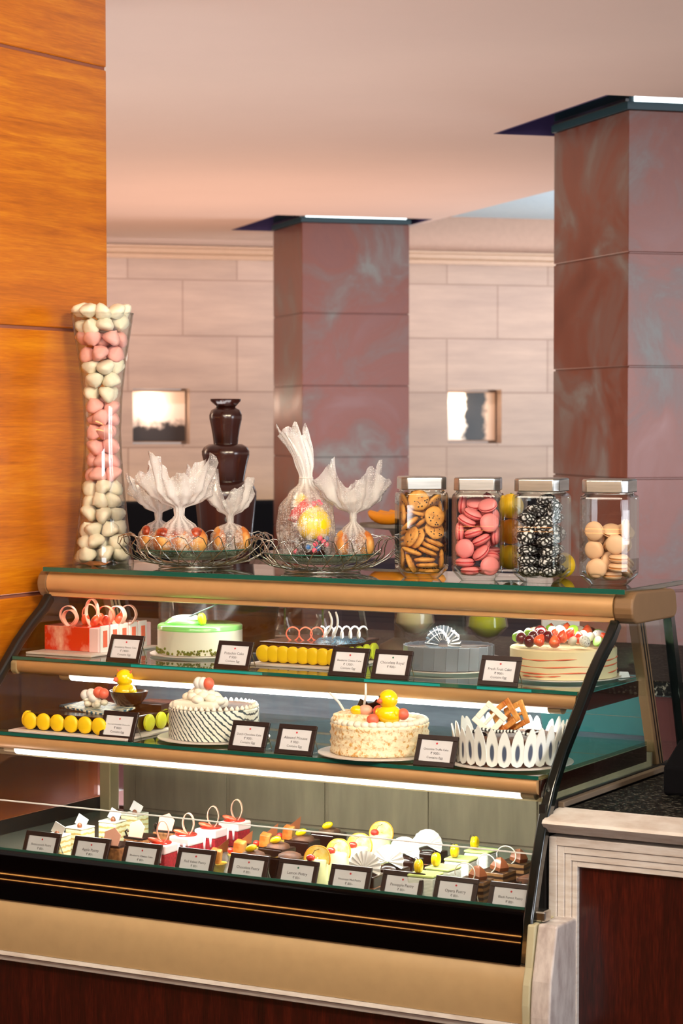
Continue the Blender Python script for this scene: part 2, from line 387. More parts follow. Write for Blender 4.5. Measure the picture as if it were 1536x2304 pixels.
def picture(name, kind):
    m, nt, out = _mat(name)
    tc = nd(nt, 'ShaderNodeTexCoord'); sp = nd(nt, 'ShaderNodeSeparateXYZ', {0: (tc, 'Generated')})
    n = nd(nt, 'ShaderNodeTexNoise', {'Vector': (tc, 'Generated'), 'Scale': 5.0, 'Detail': 4.0})
    if kind == 0:   # misty skyline: dark bushes below a pale sky
        h = nd(nt, 'ShaderNodeMath', {0: (n, 'Fac'), 1: .55}, operation='MULTIPLY')
        d = nd(nt, 'ShaderNodeMath', {0: (sp, 2), 1: (h, 0)}, operation='SUBTRACT')
        r = ramp(nt, (d, 0), [(.0, srgb('2c2422')), (.16, srgb('f0d9c6'))])
    else:           # tall dark form on the right
        h = nd(nt, 'ShaderNodeMath', {0: (n, 'Fac'), 1: .3}, operation='MULTIPLY')
        d = nd(nt, 'ShaderNodeMath', {0: (sp, 0), 1: (h, 0)}, operation='ADD')
        r = ramp(nt, (d, 0), [(.5, srgb('f0dcc6')), (.58, srgb('1d1713')), (.9, srgb('2a221c')), (1.0, srgb('d8b090'))])
    b = nd(nt, 'ShaderNodeBsdfPrincipled', {'Base Color': (r, 0), 'Roughness': .5})
    nt.links.new(b.outputs[0], out.inputs[0]); return m
M['pic0'] = picture('misty_trees_print', 0); M['pic1'] = picture('dark_figure_print', 1)
M['ceiling'] = mat('rose_grey_plaster', srgb('cbb0a2'), .8, noise=.04, nscale=1.2)
M['ceiling_high'] = mat('pale_blue_plaster', srgb('c2cdd2'), .8)
M['molding'] = mat('tan_moulding', srgb('b08d72'), .5)
M['floor'] = mat('warm_stone_floor', srgb('3a2c24'), .35, noise=.25, nscale=2)
M['bulkhead'] = mat('rose_tan_plaster', srgb('b8937e'), .7)
M['fascia_end'] = mat('pale_end_paint', srgb('cdc6a4'), .45)

# resting poses of the heaped sweets: x, y, z, then three angles
SIM = {
  'cookie': [[0.0149,-0.0186,0.0164,0.0,0.0,2.77],[-0.016,0.0192,0.0168,-0.0,-0.02,2.32],[-0.0279,-0.0253,0.0334,-2.64,1.13,0.19],[0.0249,0.0246,0.0256,-3.11,0.17,0.24],[0.009,-0.0238,0.0288,0.0,3.14,-1.35],[-0.0127,0.0251,0.0359,0.26,2.95,0.94],[0.0431,-0.0117,0.0424,-1.57,1.46,-1.57],[0.0342,0.0172,0.0549,-1.04,0.9,1.66],[0.0031,-0.0241,0.0412,0.0,-0.0,-1.48],[0.024,0.0228,0.0598,1.09,0.81,-2.27],[-0.0431,0.0075,0.0424,1.57,-1.0,-1.57],[-0.0252,-0.0251,0.0605,-0.3,-0.17,-2.22],[0.0154,-0.0251,0.0716,-2.79,0.2,0.91],[0.0099,-0.0249,0.0604,0.04,0.4,-0.04],[-0.0129,0.0235,0.0489,0.3,0.11,-1.92],[-0.0039,0.0255,0.0748,0.27,0.22,1.86],[-0.025,0.015,0.0692,0.09,-2.8,0.68],[0.0257,-0.0222,0.0809,0.4,0.06,1.26],[-0.0256,0.0246,0.0914,-0.33,2.88,-1.26],[-0.0268,-0.0259,0.0934,1.99,-0.17,1.97],[-0.0135,-0.0259,0.0893,1.15,0.16,-1.16],[0.0135,-0.0036,0.1007,-0.38,0.3,1.77],[-0.0259,0.0246,0.1049,2.73,-0.02,1.19],[0.0256,-0.0315,0.109,-0.99,-0.36,-3.0],[0.0036,-0.0125,0.1279,-0.58,-0.07,1.16],[0.013,0.0045,0.1127,0.42,0.24,-2.49],[-0.0288,-0.0207,0.1232,-2.48,-0.24,-1.57],[-0.0177,0.0256,0.125,0.04,2.8,-0.92],[0.0431,0.0092,0.1019,1.57,-0.94,1.57],[0.0431,0.0155,0.1503,1.57,1.32,1.57],[0.0189,0.0403,0.0966,-1.32,-1.0,-0.23],[0.0213,0.0254,0.1426,-0.55,-1.97,-2.18],[0.0249,-0.0372,0.1386,1.84,-2.37,0.03],[-0.0352,0.0205,0.1689,1.21,0.32,1.6],[-0.0431,-0.0048,0.1427,1.57,0.68,1.57],[-0.0138,-0.0192,0.1524,-2.65,-0.14,1.04],[-0.0143,0.0252,0.1389,0.35,3.13,0.5],[-0.0229,0.0251,0.1698,-0.82,-1.05,-2.1],[0.0238,-0.0184,0.1704,2.38,-0.46,0.56],[-0.0041,0.0247,0.1916,1.99,-0.6,-1.66],[-0.0128,-0.0431,0.1763,1.57,2.54,-0.0],[-0.0104,0.0251,0.1721,1.92,0.16,-1.36],[-0.0152,-0.0307,0.1825,-1.57,1.26,0.0],[0.0219,0.0252,0.1729,2.63,-0.39,1.0],[-0.029,-0.0119,0.1947,1.39,-2.1,0.84],[0.0002,-0.0108,0.1834,-1.6,-2.0,0.41],[0.0284,0.0246,0.1928,-2.51,0.02,-1.57]],
  'pink': [[-0.0175,0.0212,0.0199,0.0,0.0,-1.87],[-0.0166,-0.0214,0.0199,0.0,3.14,1.35],[0.0285,-0.0321,0.0319,-1.57,-0.23,0.43],[0.0208,0.002,0.0199,-0.0,0.0,-1.04],[-0.0274,0.0191,0.0393,-3.14,-0.0,-1.24],[-0.0277,-0.0235,0.0393,-0.0,0.0,2.34],[0.0272,0.0323,0.0314,-1.57,-2.69,-0.15],[0.0279,-0.0015,0.0481,0.59,-3.07,0.2],[0.0276,0.0281,0.0622,0.0,0.0,2.69],[-0.028,-0.0017,0.0587,0.0,3.14,1.08],[-0.0275,-0.0344,0.0705,1.57,0.81,-0.31],[0.0082,-0.0279,0.0609,-0.49,-0.63,1.28],[0.0281,0.0312,0.093,1.16,0.42,-0.61],[0.009,-0.0248,0.09,-0.42,-0.21,1.36],[-0.0225,0.0353,0.0705,-1.94,2.31,-0.26],[0.0088,0.0096,0.0805,0.2,2.05,1.32],[0.0278,-0.0339,0.1281,-1.92,-1.1,0.63],[-0.0281,0.0049,0.0879,-0.72,3.14,-0.7],[-0.0081,-0.0276,0.1062,2.85,-0.1,1.37],[-0.0396,-0.0172,0.1077,-1.57,0.16,1.57],[0.0396,-0.0061,0.0996,-1.57,-0.85,1.57],[0.0059,0.0127,0.1121,2.92,-0.29,-0.29],[-0.0232,-0.0269,0.1325,-0.37,0.32,-1.31],[0.0273,-0.0073,0.1431,2.07,-0.75,-0.58],[-0.0336,0.0267,0.1237,-1.2,-2.37,1.05],[0.0008,0.0276,0.1271,-0.31,-0.19,0.09],[-0.0097,-0.0278,0.1477,0.46,0.13,0.89],[-0.0063,0.0279,0.1462,-0.01,-0.36,-0.93],[-0.036,0.0233,0.1663,1.21,-1.23,-1.35],[0.0343,0.0276,0.1349,-1.42,1.94,-1.12],[0.0231,-0.0285,0.1666,0.44,-0.43,0.41],[-0.0281,-0.0334,0.1847,-1.37,-0.61,-0.46],[0.0261,0.0201,0.1757,-0.07,0.95,0.12],[-0.0054,0.0084,0.1699,-2.69,0.32,-0.53],[-0.0196,-0.0028,0.1861,-2.86,0.47,-0.96]],
  'crinkle': [[0.0232,-0.0214,0.0236,0.03,3.03,0.63],[0.0229,-0.0241,0.046,-0.07,3.05,-0.3],[-0.023,-0.0235,0.0249,3.13,0.02,0.85],[0.0246,0.0246,0.0253,-3.03,0.05,-1.24],[0.0257,0.0256,0.0481,-0.09,3.06,-0.1],[-0.0218,0.0217,0.0231,0.02,-0.05,3.1],[-0.0262,-0.0258,0.0474,3.12,-0.0,-0.15],[0.0253,-0.0255,0.0687,0.06,-0.1,-0.14],[0.0177,-0.0263,0.0904,3.09,-0.1,0.85],[-0.0195,0.0191,0.0455,3.09,-0.01,-1.44],[0.0245,0.0218,0.0702,3.05,-0.09,1.5],[-0.0261,-0.0249,0.0697,-0.01,-0.02,-1.17],[-0.0212,0.0258,0.0679,-0.04,0.04,-0.37],[-0.0218,0.0266,0.0903,0.05,3.13,-1.35],[-0.0197,0.0362,0.1239,-1.59,0.05,0.09],[-0.0258,-0.0051,0.1031,-0.91,-2.35,-0.7],[-0.0259,-0.0301,0.104,-1.13,-3.02,-0.26],[0.023,0.0054,0.1028,1.08,0.08,3.04],[0.0253,0.0295,0.1053,0.71,2.25,-0.8],[0.0166,-0.0381,0.124,1.57,-1.0,-0.0],[-0.0258,-0.0257,0.139,3.07,0.33,0.75],[-0.026,0.021,0.1543,0.4,-0.02,-0.1],[0.0332,-0.0175,0.1611,1.92,0.95,1.68],[-0.0056,-0.0205,0.1571,0.34,3.14,-0.63],[0.0225,0.0239,0.1388,3.02,-0.16,1.07],[0.0188,0.026,0.1611,0.08,0.18,-2.35],[0.0067,0.0067,0.1804,-2.94,-0.16,-0.19]],
  'peach': [[0.0097,-0.0113,0.0199,3.14,0.0,1.41],[0.0272,-0.0278,0.0388,-0.01,-0.1,2.26],[0.0279,-0.0274,0.0583,-0.1,0.01,-2.47],[-0.0058,0.0253,0.0311,2.74,-1.04,0.22],[0.0024,-0.0085,0.0508,1.57,0.9,0.88],[-0.0332,-0.0077,0.0317,-2.01,1.33,0.75],[-0.028,0.0285,0.0548,0.21,0.55,-0.48],[-0.0261,0.0295,0.0914,0.71,2.67,-0.41],[-0.0176,-0.0383,0.0366,-1.51,0.49,0.07],[0.0281,0.0187,0.0296,2.67,-0.5,-1.54],[0.0284,0.0284,0.049,0.46,2.65,-1.57],[0.0226,-0.0367,0.0889,-1.43,-0.84,0.03],[-0.025,0.0071,0.068,-3.1,0.57,-0.62],[-0.0274,-0.0253,0.0755,1.91,-1.21,-0.49],[0.0283,0.0001,0.0837,-2.46,-0.25,-1.86],[0.0026,0.0039,0.0901,0.62,0.78,-2.63],[0.0186,0.0396,0.0855,1.57,2.91,-0.0],[-0.028,0.0013,0.1041,-2.04,-0.58,0.27],[-0.0248,-0.0354,0.1167,1.74,-0.76,-0.33],[0.0081,-0.0121,0.1169,-0.55,2.91,0.76],[0.0281,0.028,0.1133,-2.45,-0.13,0.92],[0.0396,-0.0161,0.1212,-1.57,0.6,1.57]]}
# ------------------------------------------------------------ camera (world: x along the display case, y away, z up)
CAMP = Vector((1.894, -4.5, 1.6)); YAW = R(29.5)
fpx = 5173.0; pitch = math.atan2(2304/2-943, fpx)
cd = bpy.data.cameras.new('camera'); cam = bpy.data.objects.new('camera', cd); COL.objects.link(cam)
cam.location = CAMP; cam.rotation_euler = (pi/2 - pitch, 0, YAW)
cd.sensor_fit = 'HORIZONTAL'; cd.sensor_width = 24.0; cd.lens = fpx/1536*24.0
cd.clip_start = .1; cd.clip_end = 100
cd.dof.use_dof = True; cd.dof.focus_distance = 5.1; cd.dof.aperture_fstop = 8.5
SC.camera = cam

# ------------------------------------------------------------ the room (its walls turned 46 degrees to the case)
def room(o): o.location = (CAMP.x, CAMP.y, 0); o.rotation_euler = (0, 0, R(46)); return o
HC = 2.70
NICHES = [(2.87, 3.24), (4.98, 5.355)]
# ceiling with two square recesses round the columns
COLS = [(3.264, 3.964, 7.48, 8.18, .17, .17), (3.40, 4.02, 12.24, 12.86, .2, .065)]
def cells(b, xs, ys, put, hole):
    for i in range(len(xs)-1):
        for j in range(len(ys)-1):
            cx, cy = (xs[i]+xs[i+1])/2, (ys[j]+ys[j+1])/2
            if not hole(cx, cy): put(xs[i], xs[i+1], ys[j], ys[j+1])
b = B()
rec = [(c[0]-c[4], c[1]+c[5], c[2]-.2, c[3]+.2) for c in COLS]
xs = sorted({-8.0, 4.09, *[v for r_ in rec for v in r_[:2]]}); ys = sorted({-8.0, 14.34, *[v for r_ in rec for v in r_[2:]]})
def cput(x0, x1, y0, y1): b.box(x0, x1, y0, y1, HC, HC+.22)
cells(b, xs, ys, cput, lambda x, y: any(r_[0] < x < r_[1] and r_[2] < y < r_[3] for r_ in rec))
struct(room(b.ob('ceiling', M['ceiling'])))
b = B(); b.box(4.09, 12, -8, 14.34, 2.925, 3.0); struct(room(b.ob('ceiling_high', M['ceiling_high']))).name = 'ceiling_upper'
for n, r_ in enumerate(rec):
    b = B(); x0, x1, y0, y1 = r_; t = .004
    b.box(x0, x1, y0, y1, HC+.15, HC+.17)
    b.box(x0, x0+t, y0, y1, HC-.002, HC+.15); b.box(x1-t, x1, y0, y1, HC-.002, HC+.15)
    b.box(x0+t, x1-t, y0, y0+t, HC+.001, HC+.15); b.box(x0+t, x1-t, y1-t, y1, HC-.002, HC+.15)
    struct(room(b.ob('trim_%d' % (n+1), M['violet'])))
# back wall with two square niches
b = B()
xs = sorted({-3.0, 12.0, *[v for q in NICHES for v in q]}); ys = [0, 1.44, 1.795, 2.93]
cells(b, xs, ys, lambda x0, x1, z0, z1: b.box(x0, x1, 14.34, 14.6, z0, z1), lambda x, z: 1.44 < z < 1.795 and any(q[0] < x < q[1] for q in NICHES))
struct(room(b.ob('wall_back', M['stone'])))
b = B(); b.prism([(14.34, 2.615), (14.31, 2.615), (14.30, 2.64), (14.27, 2.65), (14.26, 2.675), (14.24, 2.68), (14.24, 2.695), (14.34, 2.695)], -3, 12, 'x')
struct(room(b.ob('trim_3', M['molding'], smooth=30)))
b = B(); b.box(4.09, 12, 14.30, 14.34, 2.695, 2.925); struct(room(b.ob('trim_4', M['bulkhead'])))
b = B(); b.box(-10, 14, -9, 14.6, -.05, 0); struct(room(b.ob('floor', M['floor'])))
for n, q in enumerate(NICHES):
    t = thing('framed_print', ['square print of misty dark trees in the niche above the chocolate fountain',
                               'square print with a tall dark form in the niche right of the far column'][n], 'picture')
    room(t)
    b = B(); b.box(q[0]+.012, q[1]-.012, 14.43, 14.445, 1.46, 1.775); b.ob('print', M['pic%d' % n], t)
    b = B(); b.box(q[0]+.004, q[1]-.004, 14.445, 14.46, 1.452, 1.785); b.ob('backing_board', M['molding'], t)
# columns
for n, c in enumerate(COLS):
    t = thing('column', ['dark bronze-panelled square column at the far wall behind the cellophane bags',
                         'large bronze-panelled square column at the right edge of the room'][n], 'column'); room(t)
    x0, x1, y0, y1 = c[:4]
    b = B(); zs = [0, .19, .59, .99, 1.39, 1.785, 2.185, 2.684]
    for z0, z1 in zip(zs, zs[1:]): b.box(x0, x1, y0, y1, z0+.0025, z1-.0025)
    b.box(x0+.006, x1-.006, y0+.006, y1-.006, 0, 2.684)
    b.ob('shaft', M['column'], t, bevel=.002, seg=1)
    b = B(); b.box(x0-.008, x1+.008, y0-.008, y1+.008, 2.684, 2.711); b.ob('top_band', M['trim_dark'], t)
    b = B(); b.box(x0+.02, x1-.02, y0-.012, y0+.0, 2.712, 2.735); b.ob('light_strip', M['col_light'], t)
    b = B(); b.box(x0-.012, x0, y0+.0, y1-.02, 2.712, 2.722); b.ob('edge_strip', M['chrome'], t)
    b = B(); b.box(x0, x1, y0, y1, 2.711, 2.85); b.ob('neck', M['trim_dark'], t)
# orange veneer wall beside the case: stacked panels with rounded edges
b = B()
for z0, z1 in ((0, .51), (.51, 1.168), (1.168, 1.8245), (1.8245, 2.499), (2.499, 2.70)):
    b.prism([(-1.76, -.5), (-1.56, -.5), (-1.56, .372), (-1.563, .382), (-1.572, .386), (-1.76, .386)], z0+.004, z1-.004, 'z')
b.box(-1.76, -1.566, -.49, .38, 0, 2.7, 1)
struct(b.ob('wall_left', [M['wall_wood'], M['groove']], smooth=30, bevel=.003, seg=2))

# ------------------------------------------------------------ far seating under the back wall
t = thing('banquette', 'long black leather banquette under the niches along the back wall', 'bench'); room(t)
b = B(); b.box(1.5, 9, 13.9, 14.12, .2, 1.09); b.ob('backrest', M['booth'], t, bevel=.02)
b = B(); b.box(1.5, 9, 13.35, 13.9, .15, .46); b.ob('seat', M['booth'], t, bevel=.03)
b = B(); b.box(1.5, 9, 14.14, 14.17, 1.0, 1.02); b.ob('light_strip', M['led_yellow'], t)
def armchair(r_, dd, rz, label):
    t = thing('armchair', label, 'chair', group='dark armchairs before the back wall')
    t.location = CAMP + Vector((r_*cos(R(46))-dd*sin(R(46)), r_*sin(R(46))+dd*cos(R(46)), -1.6)); t.rotation_euler = (0,0,R(46)+rz)
    b = B(); b.box(-.3, .3, -.3, .3, .2, .45); b.ob('seat', M['chair_violet'], t, bevel=.04)
    b = B(); b.prism([(.22, .42), (.32, .42), (.38, 1.0), (.28, 1.02)], -.3, .3, 'x'); b.ob('backrest', M['chair_violet'], t, bevel=.04)
    for s in (-1, 1):
        b = B(); b.box(s*.33-.04, s*.33+.04, -.28, .3, .2, .62); b.ob('armrest', M['chair_violet'], t, bevel=.02)
        for q in (-1, 1):
            b = B(); b.cyl((s*.28, q*.25, 0), .018, 0, .2, 12); b.ob('leg', M['booth'], t)
armchair(3.0, 9.6, R(180), 'violet-grey armchair behind the chocolate fountain')
armchair(3.9, 10.2, R(170), 'violet-grey armchair behind the tall cellophane bag')

# ------------------------------------------------------------ display case
case = thing('display_case', 'curved-front glass pastry display case with champagne rails and two lit shelves', 'display case', (-.75, 0, 0))
PR = [(.03,1.166),(.0,1.136),(-.05,1.102),(-.098,1.063),(-.166,.996),(-.244,.924),(-.298,.859),(-.336,.793),(-.371,.703),(-.400,.613),(-.416,.523)]
def sheet(b, prof, x0, x1, th=.005):
    """a bent pane: profile (y,z) extruded along x with thickness th inwards (+y)"""
    b.prism(prof + [(y+th, z) for y, z in prof[::-1]], x0, x1, 'x')
W = dict(world=True)
def part(name, m, smooth=None, bevel=0, seg=2, parent=None):
    return lambda b: b.ob(name, m, parent or case, smooth=smooth, bevel=bevel, seg=seg, world=True)
def prof_at(z):
    for (y0,z0),(y1,z1) in zip(PR, PR[1:]):
        if z1 <= z <= z0: return y0 + (y1-y0)*(z-z0)/(z1-z0)
up_pr = [p for p in PR if p[1] > .74] + [(prof_at(.738), .738)]
b = B(); sheet(b, up_pr, -1.49, -.012); part('front_glass', M['front_glass'], smooth=40)(b)
b = B(); sheet(b, [(prof_at(.735)-.004, .735), (prof_at(.703)-.004, .703), (prof_at(.64)-.004, .64), (prof_at(.625)-.004, .625)], -1.49, -.012, .004)
lg = part('lower_front_glass', M['front_glass'], smooth=40)(b)
b = B(); b.box(-1.49, -.012, prof_at(.735)-.0045, prof_at(.735)+.0005, .7345, .7368); b.ob('painted_edge_highlight', M['white'], lg, world=True)  # white strip paints the highlight along the pane's top edge
# side glasses
sp = [p for p in PR if p[1] > .83]
def side(x, z0, name, m):
    pr = [p for p in PR if p[1] > z0+.001]
    poly = pr + [(prof_at(z0), z0), (.43, z0), (.425, .88), (.325, 1.15), (.3, 1.166)]
    b = B(); b.prism(poly, x-.003, x+.003, 'x'); part(name, m)(b)
side(-.004, .832, 'right_end_glass', M['glass']); side(-1.497, .645, 'left_end_glass', M['mauve_reflection'])
# black curved frame bars at both ends
for x, nm, m in ((-.002, 'front_post', M['black_frame']), (-1.494, 'front_post', M['dark_gasket'])):
    b = B(); pts = []
    for i, (y, z) in enumerate(PR): pts.append((x, y+.008, z))
    b.tube(pts, 1, up=(1,0,0), flat=(.022, .024))
    part(nm, m, smooth=40, bevel=.004)(b)
# rear sloping posts with two dark grooves
for x, dy in ((-.016, 0), (-1.44, .03)):
    b = B(); b.prism([(.165+dy,1.166),(.205+dy,1.166),(.325+dy,.83),(.285+dy,.83)], x-.012, x+.012, 'x')
    pp = part('rear_post', M['cap' if x > -1 else 'champagne_pale'], bevel=.002)(b)
    for k in (.012, .026):
        b = B(); b.prism([(.165+dy+k,1.16),(.169+dy+k,1.16),(.289+dy+k,.832),(.285+dy+k,.832)], x+.0122, x+.0135, 'x'); b.ob('groove', M['dark_gasket'], pp, world=True)
# outer rear door frame
b = B(); b.prism([(.33,1.16),(.352,1.16),(.462,.83),(.43,.83)], -.012, .008, 'x'); part('rear_frame', M['black_frame'])(b)
b = B(); b.prism([(.33,1.16),(.345,1.16),(.445,.83),(.43,.83)], -1.5, -1.48, 'x'); part('rear_frame', M['black_frame'])(b)
# rear sliding doors: clear above, steel below
for x0, x1, dy in ((-1.46, -.72, 0), (-.74, -.03, .012)):
    b = B(); b.prism([(.222+dy,1.16),(.226+dy,1.16),(.27+dy,1.03),(.266+dy,1.03)], x0, x1, 'x'); dr = part('sliding_door', M['glass'])(b)
    b = B(); b.prism([(.22+dy,1.16),(.228+dy,1.16),(.272+dy,1.03),(.264+dy,1.03)], x0, x0+.012, 'x'); b.ob('stile', M['chrome'], dr, world=True)
b = B(); b.prism([(.27,1.03),(.275,1.03),(.362,.80),(.357,.80)], -1.43, -.03, 'x'); bp = part('rear_panel', M['blue_steel'])(b)
for z in (.93, .955, .99):
    y = .27+(1.03-z)*.38
    b = B(); b.prism([(y-.006,z),(y-.006,z+.005),(y,z+.005),(y,z)], -1.42, -.03, 'x'); b.ob('rib', M['inner_grey'], bp, bevel=.001, world=True)
b = B(); b.prism([(.262,1.03),(.268,1.03),(.326,.887),(.320,.887)], -.30, -.035, 'x'); part('teal_panel', M['teal_panel'], bevel=.001)(b)
b = B(); b.box(-1.44, -.03, .27, .28, .61, .87)
for k in range(5): b.box(-1.4+k*.28, -1.4+k*.28+.27, .266, .271, .62, .86)
part('lower_back_panel', M['inner_grey'], bevel=.002)(b)
b = B(); b.box(-1.478, -1.445, .22, .26, .612, .86); part('corner_post', M['champagne_pale'], bevel=.003)(b)
# deck for the pastries, its lip
b = B(); b.box(-1.49, -.015, -.392, .27, .600, .612); part('deck', M['deck'])(b)
b = B(); b.box(-1.49, -.012, -.3935, -.3905, .612, .6345); part('deck_lip', M['glass_edge'])(b)
b = B(); b.box(-1.493, -1.482, -.39, .28, .612, .645); part('left_sill', M['dark_gasket'])(b)
# shelves with rails and lamps
for i, (zt, yf, yb, tx0, tx1) in enumerate(((1.036, -.132, .2, -1.32, -.09), (.886, -.324, .25, -1.335, -.062))):
    x0, x1 = (-1.478, -.016)
    b = B(); b.box(x0, x1, yf, yb, zt-.008, zt-.0003); sh = part('glass_shelf', M['shelf_glass'])(b)
    b = B(); b.box(x0, x1, yf-.001, yf, zt-.0078, zt-.0003); b.ob('front_edge', M['glass_edge'], sh, world=True)
    if i == 0:
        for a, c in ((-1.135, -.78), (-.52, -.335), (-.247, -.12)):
            b = B(); b.box(a, c, yf-.002, yf-.001, zt-.0075, zt-.002); b.ob('painted_edge_reflection', M['teal_reflection'], sh, world=True)  # teal pieces painted on as reflections along the shelf edge
    b = B(); y = yf
    b.prism([(y+.004,zt-.008),(y-.002,zt-.014),(y-.002,zt-.030),(y+.004,zt-.037),(y+.012,zt-.040),(y+.075,zt-.040),(y+.075,zt-.008)], x0+.012, x1-.004, 'x')
    ra = part('shelf_rail', M['champagne'], smooth=50)(b)
    b = B(); b.prism([(y+.004,zt-.008),(y-.004,zt-.014),(y-.004,zt-.034),(y+.004,zt-.043),(y+.08,zt-.043),(y+.08,zt-.008)], x0-.004, x0+.014, 'x')
    b.ob('rail_end', M['champagne_pale'], ra, world=True, bevel=.003)
    b = B(); pf = [(y+.028+.017*cos(a), zt-.040-.013*sin(a)) for a in [pi*k/10 for k in range(11)]]
    b.prism(pf, tx0, tx1, 'x'); b.ob('lamp_tube', M['tube'], ra, world=True)
    for h0, h1 in ((tx0-.03, tx0-.0005), (tx1+.0005, min(tx1+.03, x1-.006))):
        b = B(); b.prism(pf, h0, h1, 'x'); b.ob('lamp_holder', M['champagne_pale'], ra, world=True)
    b = B(); b.box(x1-.003, x1, yf+.01, yb, zt-.045, zt-.010); b.ob('end_bracket', M['choc'], ra, world=True)
b = B(); b.prism([(-.262,.835),(-.245,.835),(-.245,.822),(-.255,.822)], -1.47, -.02, 'x'); part('lamp_cover', M['champagne_pale'])(b)
# top: rail, glass plate, end caps
b = B(); b.prism([(.05,1.228),(.034,1.226),(.026,1.218),(.021,1.205),(.022,1.19),(.028,1.18),(.033,1.178),(.033,1.168),(.04,1.166),(.33,1.166),(.33,1.176),(.07,1.176),(.07,1.216),(.33,1.216),(.33,1.228)], -1.492, -.004, 'x')
part('top_rail', M['champagne'], smooth=40)(b)
b = B(); b.box(-1.498, .026, .018, .358, 1.2285, 1.24); tg = part('top_glass', M['shelf_glass'], bevel=.002)(b)
b = B(); b.box(-1.498, .026, .0165, .018, 1.229, 1.2395); b.ob('front_edge', M['glass_edge'], tg, world=True)
for x0, x1 in ((-.003, .042), (-1.522, -1.493)):
    pf = []
    for cx, cz, a0 in ((.055, 1.2, 90), (.055, 1.197, 180), (.26, 1.185, 270), (.255, 1.205, 0)):
        rr = .033 if cx < .1 else (.022 if a0 == 270 else .022)
        for k in range(6): a = R(a0+k*18); pf.append((cx+rr*cos(a), cz+rr*sin(a)))
    b = B(); b.prism(pf, x0, x1, 'x'); part('end_cap', M['cap'], bevel=.005, seg=3)(b)
# front below the glass
b = B(); sheet(b, [(prof_at(.630)-.004, .630), (prof_at(.57)-.006, .57), (prof_at(.523)-.004, .524)], -1.5, -.012, .004); part('black_front_panel', M['black_gloss'], smooth=50)(b)
b = B(); b.prism([(-.412,.523),(-.421,.515),(-.428,.49),(-.431,.45),(-.427,.411),(-.38,.411),(-.38,.523)], -1.5, -.0, 'x'); part('front_fascia', M['fascia'], smooth=40)(b)
b = B(); b.prism([(-.392,.607),(-.41,.605),(-.423,.523),(-.434,.49),(-.438,.45),(-.434,.385),(-.30,.385),(-.30,.607)], .0005, .018, 'x'); part('fascia_end', M['fascia_end'], bevel=.003)(b)
b = B(); b.box(-1.49, -.01, -.37, .28, .02, .598); part('body', M['dark_gasket'])(b)
b = B(); b.box(.0, .03, -.392, -.36, .608, .63); part('hinge_clip', M['chrome'], bevel=.004)(b)
b = B(); b.box(.002, .016, -.27, .29, .817, .829); part('right_sill', M['inner_grey'], bevel=.002)(b)
b = B(); b.box(-.012, .0015, -.33, .42, .61, .83); part('right_end_panel', M['dark_gasket'])(b)

# plinth under the case
t = thing('case_plinth', 'mahogany plinth with limewashed moulding carrying the display case', 'plinth', (-.75, -.4, 0))
b = B(); b.box(-1.54, .018, -.405, -.375, 0, .384); b.ob('panel', M['mahogany'], t, world=True)
b = B(); b.prism([(-.375,.410),(-.43,.410),(-.432,.402),(-.425,.398),(-.422,.388),(-.412,.384),(-.375,.384)], -1.54, -.001, 'x'); b.ob('moulding', M['washed'], t, world=True)
t = b = None
b = B(); b.prism([(-.402,.607),(-.232,.607),(-.232,.375),(-.437,.375),(-.439,.43),(-.432,.5)], .0195, .062, 'x')
b = b.ob('stone_end_block', M['marble'], bevel=.005, seg=3); tag(b, 'pale veined stone block capping the lower right corner of the display case', 'stone block')
# side counter
t = thing('side_counter', 'limewashed counter with mahogany panel and speckled black stone top on the right', 'counter', (1.0, -.3, 0))
b = B(); b.box(.02, 2.2, -.262, .75, .78, .815); b.ob('stone_top', M['granite'], t, world=True)
b = B(); b.prism([(-.262,.817),(-.285,.816),(-.30,.811),(-.318,.810),(-.348,.803),(-.352,.797),(-.345,.79),(-.328,.776),(-.262,.776)], .004, 2.2, 'x'); b.ob('top_moulding', M['washed'], t, world=True, smooth=25)
b = B(); x0, zt = .006, .767
for k, (w, dy) in enumerate(((.018, 0), (.015, .003), (.014, .006), (.012, .009))):
    b.box(x0, x0+w-.001, -.322+dy, -.28, .0, zt); b.box(x0+w-.001, 2.2, -.322+dy, -.28, zt-w+.001, zt); x0 += w; zt -= w
b.ob('frame_moulding', M['washed'], t, world=True, bevel=.001, seg=1)
b = B(); b.box(.06, 2.2, -.302, -.27, 0, .72); b.ob('panel', M['mahogany'], t, world=True)
b = B(); b.box(.02, 2.2, -.27, .7, 0, .778); b.ob('carcass', M['dark_gasket'], t, world=True)
# dark till on the counter
t = thing('till_terminal', 'black till terminal standing on the stone counter at the right edge', 'till', (.225, .10, .8152), 0)
b = B(); b.prism([(-.11,0),(.12,0),(.12,.10),(-.02,.105),(-.11,.06)], -.10, .15, 'x'); b.ob('body', M['booth'], t, bevel=.006)
b = B(); b.prism([(-.03,.09),(.0,.09),(.03,.2),(.0,.205)], -.08, .13, 'x'); b.ob('screen', M['black_gloss'], t, bevel=.004)
def ang_to_cam(x, y): return math.atan2(CAMP.x-x, -(CAMP.y-y))   # rz that turns a -y facing thing to the camera
TOPZ = 1.2402
